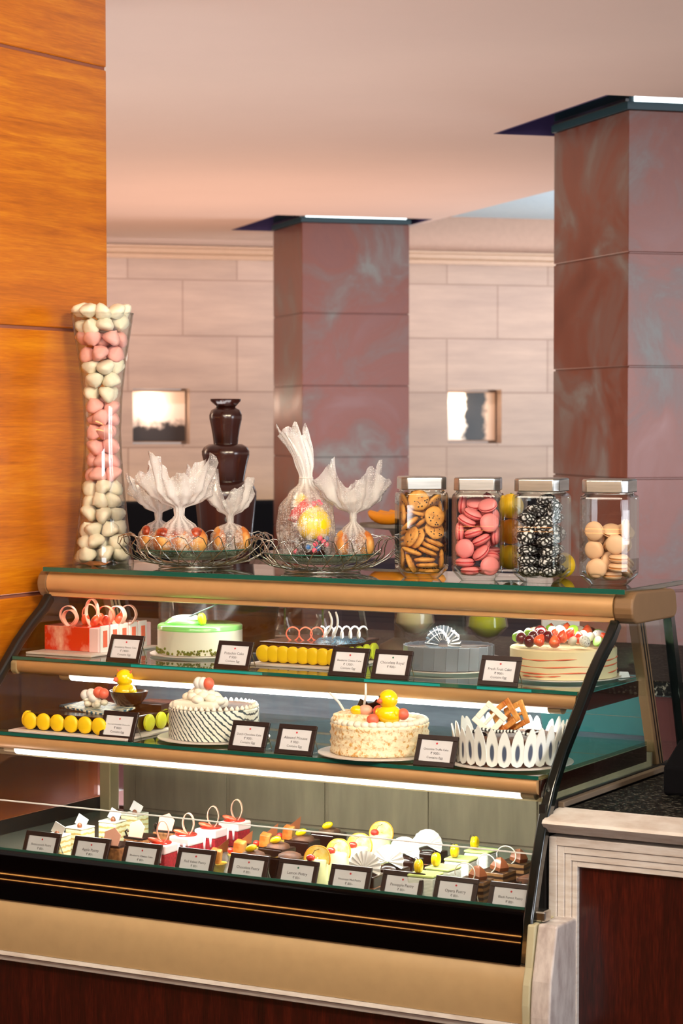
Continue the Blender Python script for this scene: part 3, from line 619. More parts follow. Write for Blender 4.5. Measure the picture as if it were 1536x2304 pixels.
# ------------------------------------------------------------ meringue vase
vx, vy = -1.449, .20
t = thing('glass_vase', 'tall waisted clear glass vase filled with meringues at the left end of the case', 'vase', (vx, vy, TOPZ))
vp = [(.0765,.0),(.0765,.006),(.071,.04),(.063,.10),(.056,.17),(.049,.25),(.0455,.33),(.050,.42),(.059,.50),(.070,.57),(.078,.622)]
b = B(); b.lathe([(0,0)]+vp+[(r-.003, z) for r, z in vp[::-1] if z > .01]+[(.07,.009),(0,.009)], 48); b.ob('glass_body', M['jar_glass'], t, smooth=50)
b = B(); b.tube([(.0768*cos(a), .0768*sin(a), .622) for a in [2*pi*k/40 for k in range(40)]], .0022, 8, closed=True); b.ob('rim', M['jar_glass'], t, smooth=180)
def meringue_mesh(m, sd):
    rnd = random.Random(sd); b = B()
    p = [(0,-.013),(.013,-.0135),(.0195,-.009),(.0205,-.003),(.0175,.004),(.0145,.007),(.0135,.010),(.008,.0135),(.003,.0165),(0,.0195)]
    ph = rnd.uniform(0, 6)
    b.lathe(p, 20, fn=lambda r, z, a: r*(1+.05*sin(5*a+ph+z*160)+.035*sin(3*a+ph*2)))
    for v in b.bm.verts: v.co *= 1.13
    o = b.ob('meringue', m, smooth=180); return o
mer = {(m, k): None for m in 'wp' for k in range(3)}
layer = lambda z: 'p' if (.20 < z < .40 or .515 < z < .578) else 'w'
names = [(.20, 'white meringue in the pale lowest layer of the glass vase', 'white meringues in the lowest layer of the vase'),
         (.40, 'pink meringue in the broad middle layer of the glass vase', 'pink meringues in the middle layer of the vase'),
         (.515, 'white meringue between the two pink layers of the glass vase', 'white meringues between the pink layers of the vase'),
         (.578, 'pink meringue in the thin upper pink layer of the glass vase', 'pink meringues in the upper pink layer of the vase'),
         (9, 'white meringue heaped at the mouth of the glass vase', 'white meringues at the mouth of the vase')]
def vase_r(z):
    for (r0, z0), (r1, z1) in zip(vp, vp[1:]):
        if z0 <= z <= z1: return r0+(r1-r0)*(z-z0)/max(1e-6, z1-z0)
    return vp[-1][0]
MP = []; rn = random.Random(17); z = .022; lay = 0
while z < .635:
    rr = vase_r(z)-.0035-.0215; n = max(3, int(2*pi*rr/.0400)); 
    for k in range(n):
        a = 2*pi*(k+.5*(lay % 2))/n+rn.uniform(-.12,.12)+lay*.3
        MP.append((rr*cos(a), rr*sin(a), z+rn.uniform(-.005,.005), rn.uniform(-.9,.9)+(pi if rn.random() < .3 else 0), rn.uniform(-.9,.9), rn.uniform(-3,3)))
    if rr > .034: MP.append((0, 0, z, .3, .2, 0))
    z += .0335; lay += 1
for i, (x, y, z, a, c_, d) in enumerate(MP):
    key = (layer(z), i % 3)
    o = mer[key]
    if o is None: o = mer[key] = meringue_mesh(M['meringue_'+key[0]], i+3)
    else: o = o.copy(); COL.objects.link(o)
    o.location = (vx+x, vy+y, TOPZ+z+.001); o.rotation_euler = (a, c_, d)
    for zz, lb, gp in names:
        if z < zz: tag(o, lb, 'meringue', gp); break

# ------------------------------------------------------------ square jars
def jar(x, y, rz, label):
    t = thing('storage_jar', label, 'jar', (x, y, TOPZ), rz)
    def sq(r, c): return [(r-c,-r),(r,-r+c),(r,r-c),(r-c,r),(-r+c,r),(-r,r-c),(-r,-r+c),(-r+c,-r)]
    b = B(); rings = []
    prof = [(.030,.010,0),(.036,.012,0),(.0545,.014,.022),(.056,.014,.03),(.056,.014,.185),(.054,.014,.193),(.047,.014,.198),(.047,.014,.204),
            (.0435,.012,.204),(.0435,.012,.196),(.0515,.013,.188),(.0515,.013,.030),(.036,.012,.012),(.02,.008,.010)]
    for r, c, z in prof: rings.append([b.bm.verts.new((px, py, z)) for px, py in sq(r, c)])
    for a, c in zip(rings, rings[1:]):
        for k in range(8): b.bm.faces.new((a[k], a[(k+1)%8], c[(k+1)%8], c[k]))
    b.bm.faces.new(rings[0][::-1]); b.bm.faces.new(rings[-1])
    b.ob('glass_body', M['jar_glass'], t, smooth=40, bevel=.003, seg=2)
    b = B()
    r, c = .0515, .012
    A = [b.bm.verts.new((px, py, .201)) for px, py in sq(r, c)]; C_ = [b.bm.verts.new((px, py, .2275)) for px, py in sq(r, c)]
    D = [b.bm.verts.new((px, py, .2305)) for px, py in sq(r-.003, c)]
    for P_, Q in ((A, C_), (C_, D)):
        for k in range(8): b.bm.faces.new((P_[k], P_[(k+1)%8], Q[(k+1)%8], Q[k]))
    b.bm.faces.new(A[::-1]); b.bm.faces.new(D)
    b.ob('lid', M['lid'], t, smooth=40, bevel=.003, seg=3)
    return t
def mac_shell(b, r, h, s):   # domed macaron shell
    b.lathe([(0, s*h*.5), (r*.55, s*h*.48), (r*.85, s*h*.36), (r*.98, s*h*.2), (r*1.0, s*h*.12), (r*.97, s*h*.09), (0, s*h*.09)], 22)
def macaron(name, ms, mf, r=.0215, h=.019, parent=None):
    b = B(); mac_shell(b, r, h, 1); mac_shell(b, r, h, -1); o = b.ob(name, ms, parent, smooth=50)
    b = B(); b.cyl((0,0,0), r*.93, -h*.09, h*.09, 22); b.ob('filling', mf, o)
    return o
def cookie():
    b = B(); rn = random.Random(31)
    b.lathe([(0,-.005),(.019,-.005),(.0235,-.002),(.0243,.0005),(.021,.0035),(.012,.0052),(0,.0058)], 26, fn=lambda r, z, a: r*(1+.02*sin(5*a)+.015*sin(9*a+1)))
    o = b.ob('cookie', M['cookie'], smooth=180)
    b = B()
    for k in range(13):
        a = rn.uniform(0, 6.3); rr = rn.uniform(.003, .019); b.sph((rr*cos(a), rr*sin(a), .0047-.0000*rr), .0018, (1.2,1,.6), 8, 6)
        if k < 4: b.sph((rr*cos(a+2), rr*sin(a+2), -.005), .0018, (1.2,1,.6), 8, 6)
    b.ob('chocolate_chips', M['chip'], o); return o
def crinkle_cookie():
    b = B(); b.sph((0,0,0), .0225, (1,1,.55), 24, 14)
    rn = random.Random(9)
    for v in b.bm.verts: v.co *= 1+rn.uniform(-.05, .05)
    return b.ob('crinkle_cookie', M['crinkle'], smooth=180)
jars = [(-.517, .13, 8, 'cookie', cookie, 'square glass jar filled to the neck with golden chocolate chip cookies', 'golden chocolate chip cookie packed in the leftmost square jar', 'chocolate chip cookies in the jar', 'cookie'),
        (-.374, .13, -4, 'pink', lambda: macaron('pink_macaron', M['pink'], M['pink_d']), 'square glass jar of bright pink macarons', 'pink macaron piled in the second square jar', 'pink macarons in the jar', 'macaron'),
        (-.218, .13, -16, 'crinkle', crinkle_cookie, 'square glass jar of black and white sugar-cracked cookies', 'black sugar-cracked cookie in the third square jar', 'sugar-cracked cookies in the jar', 'cookie'),
        (-.057, .13, -14, 'peach', lambda: macaron('peach_macaron', M['peach'], M['peach_d']), 'square glass jar about half full of pale peach macarons, at the right end', 'pale peach macaron in the rightmost square jar', 'peach macarons in the jar', 'macaron')]
for x, y, dr, key, mk, lab, lab2, gp, cat in jars:
    rz = ang_to_cam(x, y) + R(dr); jar(x, y, rz, lab)
    proto = mk(); first = True
    for (lx, ly, lz, a, c_, d) in SIM[key]:
        if lz > .182: continue
        o = proto if first else copy_tree(proto); first = False
        m = Matrix.Translation((x, y, TOPZ)) @ Matrix.Rotation(rz, 4, 'Z') @ Matrix.Translation((lx, ly, lz+.001)) @ Euler((a, c_, d)).to_matrix().to_4x4()
        o.location = m.to_translation(); o.rotation_euler = m.to_euler(); tag(o, lab2, cat, gp)

# ------------------------------------------------------------ wire bowls with glass plates
def wire_bowl(x, y, label):
    t = thing('wire_fruit_bowl', label, 'bowl', (x, y, TOPZ))
    N = 22; rn = random.Random(int(abs(x)*100))
    key = [(.05,.004,0),(.09,.006,2),(.13,.014,6),(.165,.034,11),(.186,.058,17),(.184,.074,22),(.168,.081,27),(.150,.074,32),(.142,.056,36),(.140,.038,40),(.125,.020,45),(.095,.009,50),(.05,.005,54)]
    for k in range(N):
        a0 = 2*pi*k/N; s = 1+rn.uniform(-.05,.05); pts = []
        for i in range(len(key)-1):
            for q in range(3):
                u = q/3; r, z, d = [key[i][j]*(1-u)+key[i+1][j]*u for j in range(3)]
                pts.append((r*s*cos(a0+R(d)), r*s*sin(a0+R(d)), z*(1+.1*rn.uniform(-.1,.1))+.002))
        pts.append((key[-1][0]*s*cos(a0+R(54)), key[-1][0]*s*sin(a0+R(54)), .007))
        b = B(); b.tube(pts, .00115, 6); b.ob('wire_loop', M['wire'], t, smooth=180)
    b = B()
    for r in (.05, .09): b.tube([(r*cos(2*pi*k/48), r*sin(2*pi*k/48), .0035) for k in range(48)], .0017, 6, closed=True)
    b.ob('base_ring', M['wire'], t, smooth=180)
    b = B(); b.lathe([(0,.019),(.06,.0195),(.10,.026),(.138,.044),(.1395,.0475),(.135,.047),(.098,.031),(.058,.0245),(0,.024)], 56)
    b.ob('glass_plate', M['shelf_glass'], t, smooth=50)
    b = B(); b.tube([(.1385*cos(2*pi*k/56), .1385*sin(2*pi*k/56), .0462) for k in range(56)], .0016, 6, closed=True); b.ob('plate_edge', M['glass_edge'], t, smooth=180)
    return t
BW = [(-1.167, .19), (-.811, .19)]
wire_bowl(*BW[0], 'looped silver wire bowl holding three cellophane-wrapped breads, beside the glass vase')
wire_bowl(*BW[1], 'looped silver wire bowl holding the tall gift bag, left of the jars')

# ------------------------------------------------------------ cellophane bags
def cello_bag(name, parent, rows, neck, seed, n=96, lean=(0,0), jag=.02, rz=0):
    """rows: (height, half width, half depth, pleat amount, whiteness)"""
    rn = random.Random(seed); b = B(); bm = b.bm
    lay = bm.loops.layers.float_color.new('gather') if False else bm.verts.layers.float_color.new('gather')
    ph = [rn.uniform(0, 6.28) for _ in range(6)]; F = [3, 5, 8, 13, 17, 3]
    rings = []; zt = rows[-1][0]
    jg = [rn.uniform(-1, 1) for _ in range(n)]
    for j, (z, wx, wy, pl, wh) in enumerate(rows):
        rg = []
        for k in range(n):
            a = 2*pi*k/n
            q = sum(sin(F[i]*a+ph[i]*(1+.12*i)+j*.25*(i-2)) for i in range(5))/5
            s = 1+pl*q*1.5
            x, y = wx*cos(a)*s, wy*sin(a)*s
            u = max(0, (z-neck)/max(1e-6, zt-neck))
            dz = jag*u*u*(1.9*abs(cos(2*a+ph[5]))**5-.5+.5*sin(7*a+ph[1])+.12*jg[k])
            lx = lean[0]*u*abs(u) if z > neck else 0
            v = bm.verts.new((x+lx, y+lean[1]*u, z+dz))
            fold = .5+.5*sin(13*a+ph[2]+j*.2)
            w = min(1, wh*(.62+1.0*fold))
            v[lay] = (w, w, w, 1)
            rg.append(v)
        rings.append(rg)
    for p, q in zip(rings, rings[1:]):
        for k in range(n): bm.faces.new((p[k], p[(k+1)%n], q[(k+1)%n], q[k]))
    o = b.ob(name, M['cello'], parent, smooth=180)
    o.rotation_euler = (0, 0, rz)
    return o
def interp(rows, m=4):
    out = []
    for a, c in zip(rows, rows[1:]):
        for q in range(m): u = q/m; u2 = u*u*(3-2*u); out.append(tuple(a[i]*(1-(u if i == 0 else u2))+c[i]*(u if i == 0 else u2) for i in range(5)))
    return out+[rows[-1]]
def roll(b_, c, r, sc, rot, mi=0):
    v = b_.sph(c, r, sc, 24, 14, rot=Euler(rot)); return v
def bread_pack(x, y, z, label, w, hh, seed, lobes, top_w, topping=True):
    """a braided golden bread in a bag whose ruffled mouth fans out above the neck"""
    t = thing('wrapped_bread', label, 'wrapped bread', (x, y, z), ang_to_cam(x, y))
    b = B()
    for i in range(lobes):
        u = (i-(lobes-1)/2)/max(1, lobes-1)
        roll(b, (u*w*1.15, -.008*(1-abs(u)*1.5), .033), .036, (w/.075*.78, 1.1, .93), (0, 0, .35*u+.25))
    br = b.ob('bread', M['bread'], t, smooth=180)
    if topping:
        b = B()
        for i in range(lobes):
            u = (i-(lobes-1)/2)/max(1, lobes-1)
            b.sph((u*w*1.15, -.017, .050), .024, (w/.075*.8, 1.0, .7), 18, 10)
        b.ob('glazed_topping', M['glazed'], br, smooth=180)
    nk = .088*hh/.2+.006
    cello_bag('cellophane', t, interp([(.0,w*.8,.040,.02,.02),(.022,w*1.08,.047,.03,.05),(.046,w*1.0,.046,.04,.14),(.066,w*.6,.034,.08,.5),(nk,w*.17,.014,.12,.9),
              (nk+.018,w*.19,.015,.14,.95),(nk+.034,top_w*.66,.028,.15,.8),(nk+.055,top_w*1.02,.038,.17,.66),(hh,top_w*1.28,.048,.20,.36)]), nk, seed, jag=.028)
    b = B(); b.tube([(w*.15*cos(a), .0125*sin(a), nk+.008) for a in [2*pi*k/24 for k in range(24)]], .0016, 6, closed=True); b.ob('tie', M['white'], t, smooth=180)
    return t
PZ = TOPZ+.032
bread_pack(-1.297, .222, PZ, 'wrapped glazed bread with a ruffled cellophane top, at the left of the first wire bowl', .050, .165, 3, 2, .058)
bread_pack(-1.168, .120, PZ+.002, 'largest wrapped glazed bread with tall fanned cellophane, middle of the first wire bowl', .068, .20, 8, 3, .072)
bread_pack(-1.082, .212, PZ+.002, 'plain wrapped bread with small ruffled cellophane, right side of the first wire bowl', .047, .155, 13, 2, .046, topping=False)
bread_pack(-.725, .185, PZ+.002, 'small wrapped bread with wide open cellophane, beside the tall gift bag', .046, .185, 21, 2, .062, topping=False)
# the tall gift bag with a chocolate egg
gx, gy = -.838, .16
t = thing('gift_bag', 'tall dotted cellophane gift bag with a big yellow egg inside', 'gift bag', (gx, gy, PZ), ang_to_cam(gx, gy))
cello_bag('cellophane', t, interp([(.0,.052,.040,.02,.02),(.02,.062,.050,.03,.05),(.07,.069,.055,.05,.08),(.12,.064,.050,.06,.14),(.155,.042,.036,.1,.4),(.178,.018,.016,.12,.85),
          (.195,.015,.014,.14,1.0),(.225,.022,.016,.12,.8),(.26,.028,.016,.12,.7),(.300,.034,.014,.14,.4)]), .185, 5, lean=(-.034, 0), jag=.012)
b = B(); b.tube([(.0155*cos(a), .0145*sin(a), .190) for a in [2*pi*k/24 for k in range(24)]], .0017, 6, closed=True); b.ob('tie', M['white'], t, smooth=180)
egg = thing('easter_egg', 'shiny yellow egg with a red ribbon, seated on dark chocolate inside the tall bag', 'easter egg', (gx+.014, gy-.002, PZ+.004), ang_to_cam(gx, gy))
def eggshape(b_, c, r, el, rot=(0,0,0), n=28):
    v = b_.sph((0,0,0), r, (1,1,1), n, 18)
    for q in v: q.co.z *= el; q.co.x *= (1-.16*q.co.z/r/el); q.co.y *= (1-.16*q.co.z/r/el)
    b_.xf(v, Matrix.Translation(c) @ Euler(rot).to_matrix().to_4x4())
b = B(); eggshape(b, (.006, 0, .082), .040, 1.15, (0, R(-18), 0)); b.ob('egg', M['yellow_hi'], egg, smooth=180)
b = B(); eggshape(b, (-.022, .004, .128), .019, 1.1); b.ob('small_egg', M['yellow_hi'], egg, smooth=180)
b = B(); b.tube([(-.044,-.012,.085),(-.035,-.026,.106),(-.02,-.028,.12),(-.004,-.022,.13)], 1, up=(0,-1,.2), flat=(.004,.022)); b.ob('ribbon', M['red_foil'], egg, smooth=180)
b = B()
for q in range(6): b.sph((.012+.011*cos(q), -.022, .126+.006*sin(q*1.7)), .006, (1,1,.7), 10, 8)
b.ob('sugar_flower', M['candy_pink'], egg, smooth=180)
b = B(); b.lathe([(0,.0),(.036,.0),(.042,.012),(.036,.03),(.034,.045),(.028,.042),(.0,.036)], 24); b.ob('chocolate_base', M['choc'], egg, smooth=50)
rn = random.Random(2)
for k in range(9):
    b = B(); a = -pi/2+rn.uniform(-1.2, 1.2); b.sph((.041*cos(a), .041*sin(a)*.95, .012+.034*rn.random()), .0065, (1,.8,1), 10, 8)
    b.ob('candy_flower', [M['candy_blue'], M['candy_pink'], M['candy_pink']][k % 3], egg, smooth=180)

# ------------------------------------------------------------ price cards
def txt(body, size):
    cu = bpy.data.curves.new('t', 'FONT'); cu.body = body; cu.size = size; cu.align_x = 'CENTER'; cu.space_line = .95; cu.resolution_u = 2
    o = bpy.data.objects.new('t', cu); me = bpy.data.meshes.new_from_object(o); bpy.data.objects.remove(o); bpy.data.curves.remove(cu)
    return me
WHERE = ''
def card(x, y, z, name, price, egg_, where, dot='dot_red', w=.093, h=.066, rz=0):
    t = thing('price_card', 'price card reading %s, %s' % (name, where), 'price card', (x, y, z), R(rz), None)
    th = R(22); t.rotation_euler = (-th, 0, R(rz))
    b = B(); f = .0105; d = .006
    b.box(-w/2, w/2, 0, d, 0, f); b.box(-w/2, w/2, 0, d, h-f, h); b.box(-w/2, -w/2+f, 0, d, f, h-f); b.box(w/2-f, w/2, 0, d, f, h-f); b.box(-w/2+f, w/2-f, d*.6, d, f, h-f)
    b.ob('frame', M['card_frame'], t, bevel=.0008, seg=1)
    b = B(); b.box(-w/2+f, w/2-f, .0018, .0035, f, h-f); ins = b.ob('paper', M['card_paper'], t)
    for s, size, zz in ((name, min(.0088, .066/(len(name)*.5)), h*.52), (price, .0078, h*.38), ('Contains Egg' if egg_ else '', .0072, h*.25)):
        if not s: continue
        me = txt(s, size); me.materials.append(M['ink'])
        o = bpy.data.objects.new('lettering', me); COL.objects.link(o); o.parent = ins; o.location = (0, .0015, zz); o.rotation_euler = (pi/2, 0, 0)
    b = B(); b.lathe([(0,0),(.0022,0),(.0022,.0004),(0,.0004)], 8); o = b.ob('printed_mark', M[dot], ins); o.rotation_euler = (pi/2, 0, 0); o.location = (0, .0017, h*.74)
    # wire easel behind, resting on the shelf
    def loc(Y, Z): return (Y*cos(th)-Z*sin(th), Y*sin(th)+Z*cos(th))  # world (y,z) -> tilted local
    pts = []
    for X, Y, Z in ((w/2-.012, .028, .048), (w/2-.012, .052, .0016), (w/2-.012, .012, .0016), (-w/2+.012, .012, .0016), (-w/2+.012, .052, .0016), (-w/2+.012, .028, .048)):
        ly, lz = loc(Y, Z); pts.append((X, ly, lz))
    b = B(); b.tube(pts, .0011, 6); b.ob('wire_stand', M['wire'], t)
    return t
Z1, Z2, Z3 = 1.0361, .8861, .6123
for a in [(-1.17, 'Strawberry Mousse Cake', '\u20b9 1400/-', 1, 'on the upper shelf before the red strawberry cake', 'dot_red'),
          (-.872, 'Pistachio Cake', '\u20b9 900/-', 1, 'on the upper shelf before the green-topped cake', 'dot_red'),
          (-.573, 'Blueberry Cheese Cake', '\u20b9 1300/-', 1, 'on the upper shelf before the yellow macaron cake', 'dot_red'),
          (-.466, 'Chocolate Royal', '\u20b9 900/-', 0, 'on the upper shelf before the grey cake', 'dot_green'),
          (-.207, 'Fresh Fruit Cake', '\u20b9 900/-', 1, 'on the upper shelf before the fruit-topped cake', 'dot_red')]:
    card(a[0], -.120, Z1, a[1], a[2], a[3], a[4], a[5])
for a in [(-1.055, 'Assorted Chocolate Cheesecake', '\u20b9 900/-', 1, 'on the lower shelf before the chocolate slab cake'),
          (-.713, 'Dutch Chocolate Cake', '\u20b9 900/-', 1, 'on the lower shelf before the streaked cake'),
          (-.596, 'Almond Mousse', '\u20b9 900/-', 1, 'on the lower shelf left of the almond cake'),
          (-.260, 'Chocolate Truffle Cake', '\u20b9 900/-', 1, 'on the lower shelf before the petal cake')]:
    card(a[0], -.312, Z2, a[1], a[2], a[3], a[4])
for i, (x, n, w_, d_) in enumerate([(-1.216, 'Butterscotch Pastry', 'at the front of the deck, leftmost full card', 'dot_red'), (-1.081, 'Apple Pastry', 'at the front of the deck before the brown squares', 'dot_red'),
          (-.945, 'Blueberry Cheese Cake', 'front of the deck, left of the velvet squares', 'dot_red'), (-.805, 'Red Velvet Pastry', 'front of the deck, right of the velvet squares', 'dot_red'),
          (-.671, 'Chocolate Pastry', 'front of the deck, before yellow-dotted squares', 'dot_red'), (-.549, 'Lemon Pastry', 'at the front of the deck left of the lemon cylinders', 'dot_green'),
          (-.423, 'Mississippi Mud Pastry', 'at the front of the deck before the white fans', 'dot_red'), (-.300, 'Pineapple Pastry', 'at the front of the deck left of the pineapple pots', 'dot_red'),
          (-.178, 'Opera Pastry', 'at the front of the deck before the brown layered slices', 'dot_red'), (-.055, 'Black Forest Pastry', 'at the front of the deck, rightmost card', 'dot_red')]):
    card(x, -.386, Z3, n, '\u20b9 80/-', 0, w_, d_, w=.096)
# ------------------------------------------------------------ boards, plates
def plate(x, y, z, r, label, m='plate'):
    b = B(); b.lathe([(0,0),(r*.7,0),(r-.006,.003),(r,.0045),(r,.0065),(r-.01,.0058),(0,.0058)], 56)
    o = b.ob('cake_plate', M[m], smooth=50); o.location = (x, y, z); return tag(o, label, 'plate')
def board(x0, x1, y0, y1, z, label, m='board'):
    b = B(); b.box(-(x1-x0)/2, (x1-x0)/2, -(y1-y0)/2, (y1-y0)/2, 0, .005)
    o = b.ob('cake_board', M[m], bevel=.001); o.location = ((x0+x1)/2, (y0+y1)/2, z); return tag(o, label, 'cake board')
def arc(c, r, a0, a1, n=20, ax='xz', sq=1, dz=0):
    o = []
    for i in range(n+1):
        a = R(a0+(a1-a0)*i/n); u, w = r*cos(a), r*sin(a)*sq
        o.append((c[0]+u, c[1]+dz*i/n, c[2]+w) if ax == 'xz' else (c[0]+u, c[1]+w, c[2]+dz*i/n))
    return o
def ribbon(name, m, parent, pts, up, w, t=.0012, closed=False):
    b = B(); b.tube(pts, 1, up=up, flat=(w, t), closed=closed); return b.ob(name, m, parent, smooth=50)
def loop_pts(c, rx, rz, rot=0, n=24, base=True):
    o = []
    for i in range(n+1):
        a = -pi/2 + 2*pi*i/n; x, z = rx*cos(a)*(1-.25*(sin(a) < 0)*abs(sin(a))), rz*(1+sin(a)); o.append((c[0]+x*cos(rot), c[1]+x*sin(rot), c[2]+z))
    return o
# 1 strawberry mousse slab
x0, x1, y0, y1 = -1.467, -1.305, -.018, .205
board(-1.482, -1.29, -.075, .212, Z1, 'white rectangular board under the red strawberry mousse cake')
t = thing('strawberry_mousse_cake', 'red marbled strawberry mousse slab with curled pink chocolate loops on top', 'cake', ((x0+x1)/2, .09, Z1+.0052))
z = Z1+.0052
b = B(); b.box(x0, x1-.004, y0, y1, z, z+.058); b.ob('mousse', M['pink_mousse'], t, world=True, bevel=.002)
b = B(); b.box(x0-.0012, x1-.03, y0-.0012, y1, z+.001, z+.060); b.ob('glaze', M['red_glaze'], t, world=True, bevel=.002)
for k in range(5):
    yy = y0+.022+k*.04
    b = B(); b.box(x1-.004, x1, yy-.017, yy+.017, z, z+.064); bb = b.ob('side_band', M['white'], t, world=True, bevel=.001)
    b = B(); b.box(x1-.0002, x1+.001, yy-.008, yy+.008, z+.012, z+.052); b.ob('pink_stripe', M['coral'], bb, world=True)
zt = z+.060
for i, (lx, ly, rx, rz_, ro) in enumerate([(-1.425,.02,.021,.024,.3),(-1.405,.0,.022,.020,-.1),(-1.362,.03,.017,.033,.05),(-1.34,.055,.022,.024,.2),(-1.318,.075,.024,.024,-.15),(-1.39,.06,.018,.025,.5),(-1.31,.11,.02,.024,.2)]):
    ribbon('chocolate_loop', M[['coral_pale','coral_pale','coral_pale','coral','coral_pale','coral','coral_pale'][i]], t,
           [Vector(p)-Vector(t.location) for p in loop_pts((lx, ly, zt-.002), rx, rz_, ro)], (-sin(ro), cos(ro), 0), .013, .0016)
for i, (lx, ly) in enumerate([(-1.385,.035),(-1.345,.02),(-1.365,.07),(-1.33,.10),(-1.32,.03)]):
    b = B(); v = b.sph((0,0,0), .013, (.8,.8,1.25), 16, 10); b.xf(v, Matrix.Translation((lx, ly, zt+.013)) @ Euler((.5*(-1)**i, .4, 0)).to_matrix().to_4x4())
    b.ob('strawberry', M['strawb'], t, world=True, smooth=180)
# 2 pistachio cake
cx, cy = -1.10, .105; z = Z1
plate(cx, cy, z, .120, 'round pale plate under the green-topped cake'); z += .0066
t = thing('pistachio_cake', 'round white cake with shiny green glaze top and pistachio crumbs round its foot', 'cake', (cx, cy, z)); r = .1015
b = B(); b.lathe([(0,0),(r,0),(r,.060),(r-.004,.064),(0,.064)], 64); b.ob('cake_body', M['ivory'], t, smooth=40)
b = B(); b.lathe([(0,.064),(r*.97,.0635),(r*1.003,.0615),(r*1.004,.058),(r*1.002,.0565),(r+.0002,.066),(r*.96,.0692),(0,.0695)], 64, fn=lambda q, zz, a: q)
b.ob('green_glaze', M['green_glaze'], t, smooth=60)
b = B(); rn = random.Random(1)
for k in range(260):
    a = rn.uniform(0, 2*pi); h = abs(rn.gauss(0, .006)); b.sph((( r+.0015)*cos(a), (r+.0015)*sin(a), .003+min(h,.017)), rn.uniform(.0018,.0034), (1,1,1), 6, 4)
tag(b.ob('pistachio_crumb', M['pist'], t, smooth=None), None, None, kind='stuff')
b = B(); b.lathe([(0,.0),(.046,0),(.043,.006),(.034,.014),(.018,.019),(0,.020)], 32, c=(-.025,-.025,.0688), sx=1.15); b.ob('cream_dome', M['dragon'], t, smooth=180).data.materials[0] = M['green_glaze']
b = B(); b.lathe([(0,.0),(.038,0),(.031,.006),(.016,.010),(0,.011)], 32, c=(-.022,-.022,.0805), sx=1.15); b.ob('cream_swirl', M['ivory'], t, smooth=180)
b = B(); b.tube([(-.04,-.05,.07),(.0,-.04,.090),(.05,-.035,.112),(.078,-.03,.124)], [.0017,.0022,.002,.0008], 8); b.ob('chocolate_stick', M['grey_top'], t, smooth=180)
m_ = macaron('lime_macaron', M['yellow_green'], M['yellow'], r=.0145, h=.018, parent=t); m_.location = (.035,-.045,.0845); m_.rotation_euler = (0, R(80), R(20))
# 3 blueberry cheese cake ringed by yellow macarons
x0, x1, y0, y1 = -.868, -.668, .004, .20
board(-.885, -.650, -.03, .212, Z1, 'white board under the cake ringed by yellow macarons on the upper shelf')
z = Z1+.0052
t = thing('blueberry_cheesecake', 'square chocolate-topped cake with a row of yellow macarons and white chocolate coils, upper shelf', 'cake', ((x0+x1)/2, (y0+y1)/2, z))
b = B(); b.box(x0, x1, y0, y1, z, z+.042); b.ob('cake_body', M['choc_mid'], t, world=True, bevel=.002)
b = B(); b.box(x0-.003, x1+.003, y0-.003, y1+.003, z+.042, z+.048); b.ob('glaze', M['choc'], t, world=True, bevel=.002)
b = B(); b.lathe([(0,0),(.07,0),(.06,.008),(0,.012)], 28, c=(-.70,.08,z+.048), sx=.8); b.ob('blueberry_swirl', M['choc_marble'], t, world=True, smooth=50)
def edge_macaron(x, y, zz, face, m='yellow', r=.0195, parent=None):
    b = B()
    for s in (1, -1): b.lathe([(0,s*.0065),(r*.6,s*.006),(r*.92,s*.0042),(r,s*.002),(r*.97,s*.0008),(0,s*.0008)], 24)
    o = b.ob('macaron', M[m], parent, smooth=50); o.location = Vector((x, y, zz)) - parent.location
    o.rotation_euler = (pi/2, 0, 0) if face == 'y' else (0, pi/2, 0)
    b = B(); b.cyl((0,0,0), r*.9, -.0009, .0009, 20); b.ob('filling', M['yellow_hi'], o); return o
for k in range(8): edge_macaron(x0+.012+k*.0262, y0-.0072, z+.0205, 'y', parent=t)
for k in range(5): edge_macaron(x1+.0072, y0+.02+k*.036, z+.0205, 'x', m='yellow_green', parent=t)
for k, (lx, ly) in enumerate([(-.815,.06),(-.787,.07),(-.765,.085)]):
    ribbon('coral_ring', M['coral'], t, [Vector(p)-t.location for p in loop_pts((lx,ly,z+.046), .0155, .016, .5)], (-sin(.5), cos(.5), 0), .009, .0024)
b = B(); pts = []
for i in range(70):
    u = i/69; a = u*5.2*2*pi; pts.append((-.745+.125*u, .07-.02*u+.013*sin(a), z+.066+.016*cos(a)*(1-.2*u)+.01*u))
b.tube(pts, .0023, 8); b.ob('white_coil', M['white'], t, smooth=180, world=True)
for lx, h_, c_ in ((-.70,.066,.016),(-.675,.066,.010)):
    b = B(); b.tube([(lx-.02+c_*sin(u*2.4)*1.6, .03, z+.055+h_*u) for u in [q/10 for q in range(11)]], [.0016]*2+[.0026]*8+[.0018], 8); b.ob('white_curl', M['white'], t, world=True, smooth=180)
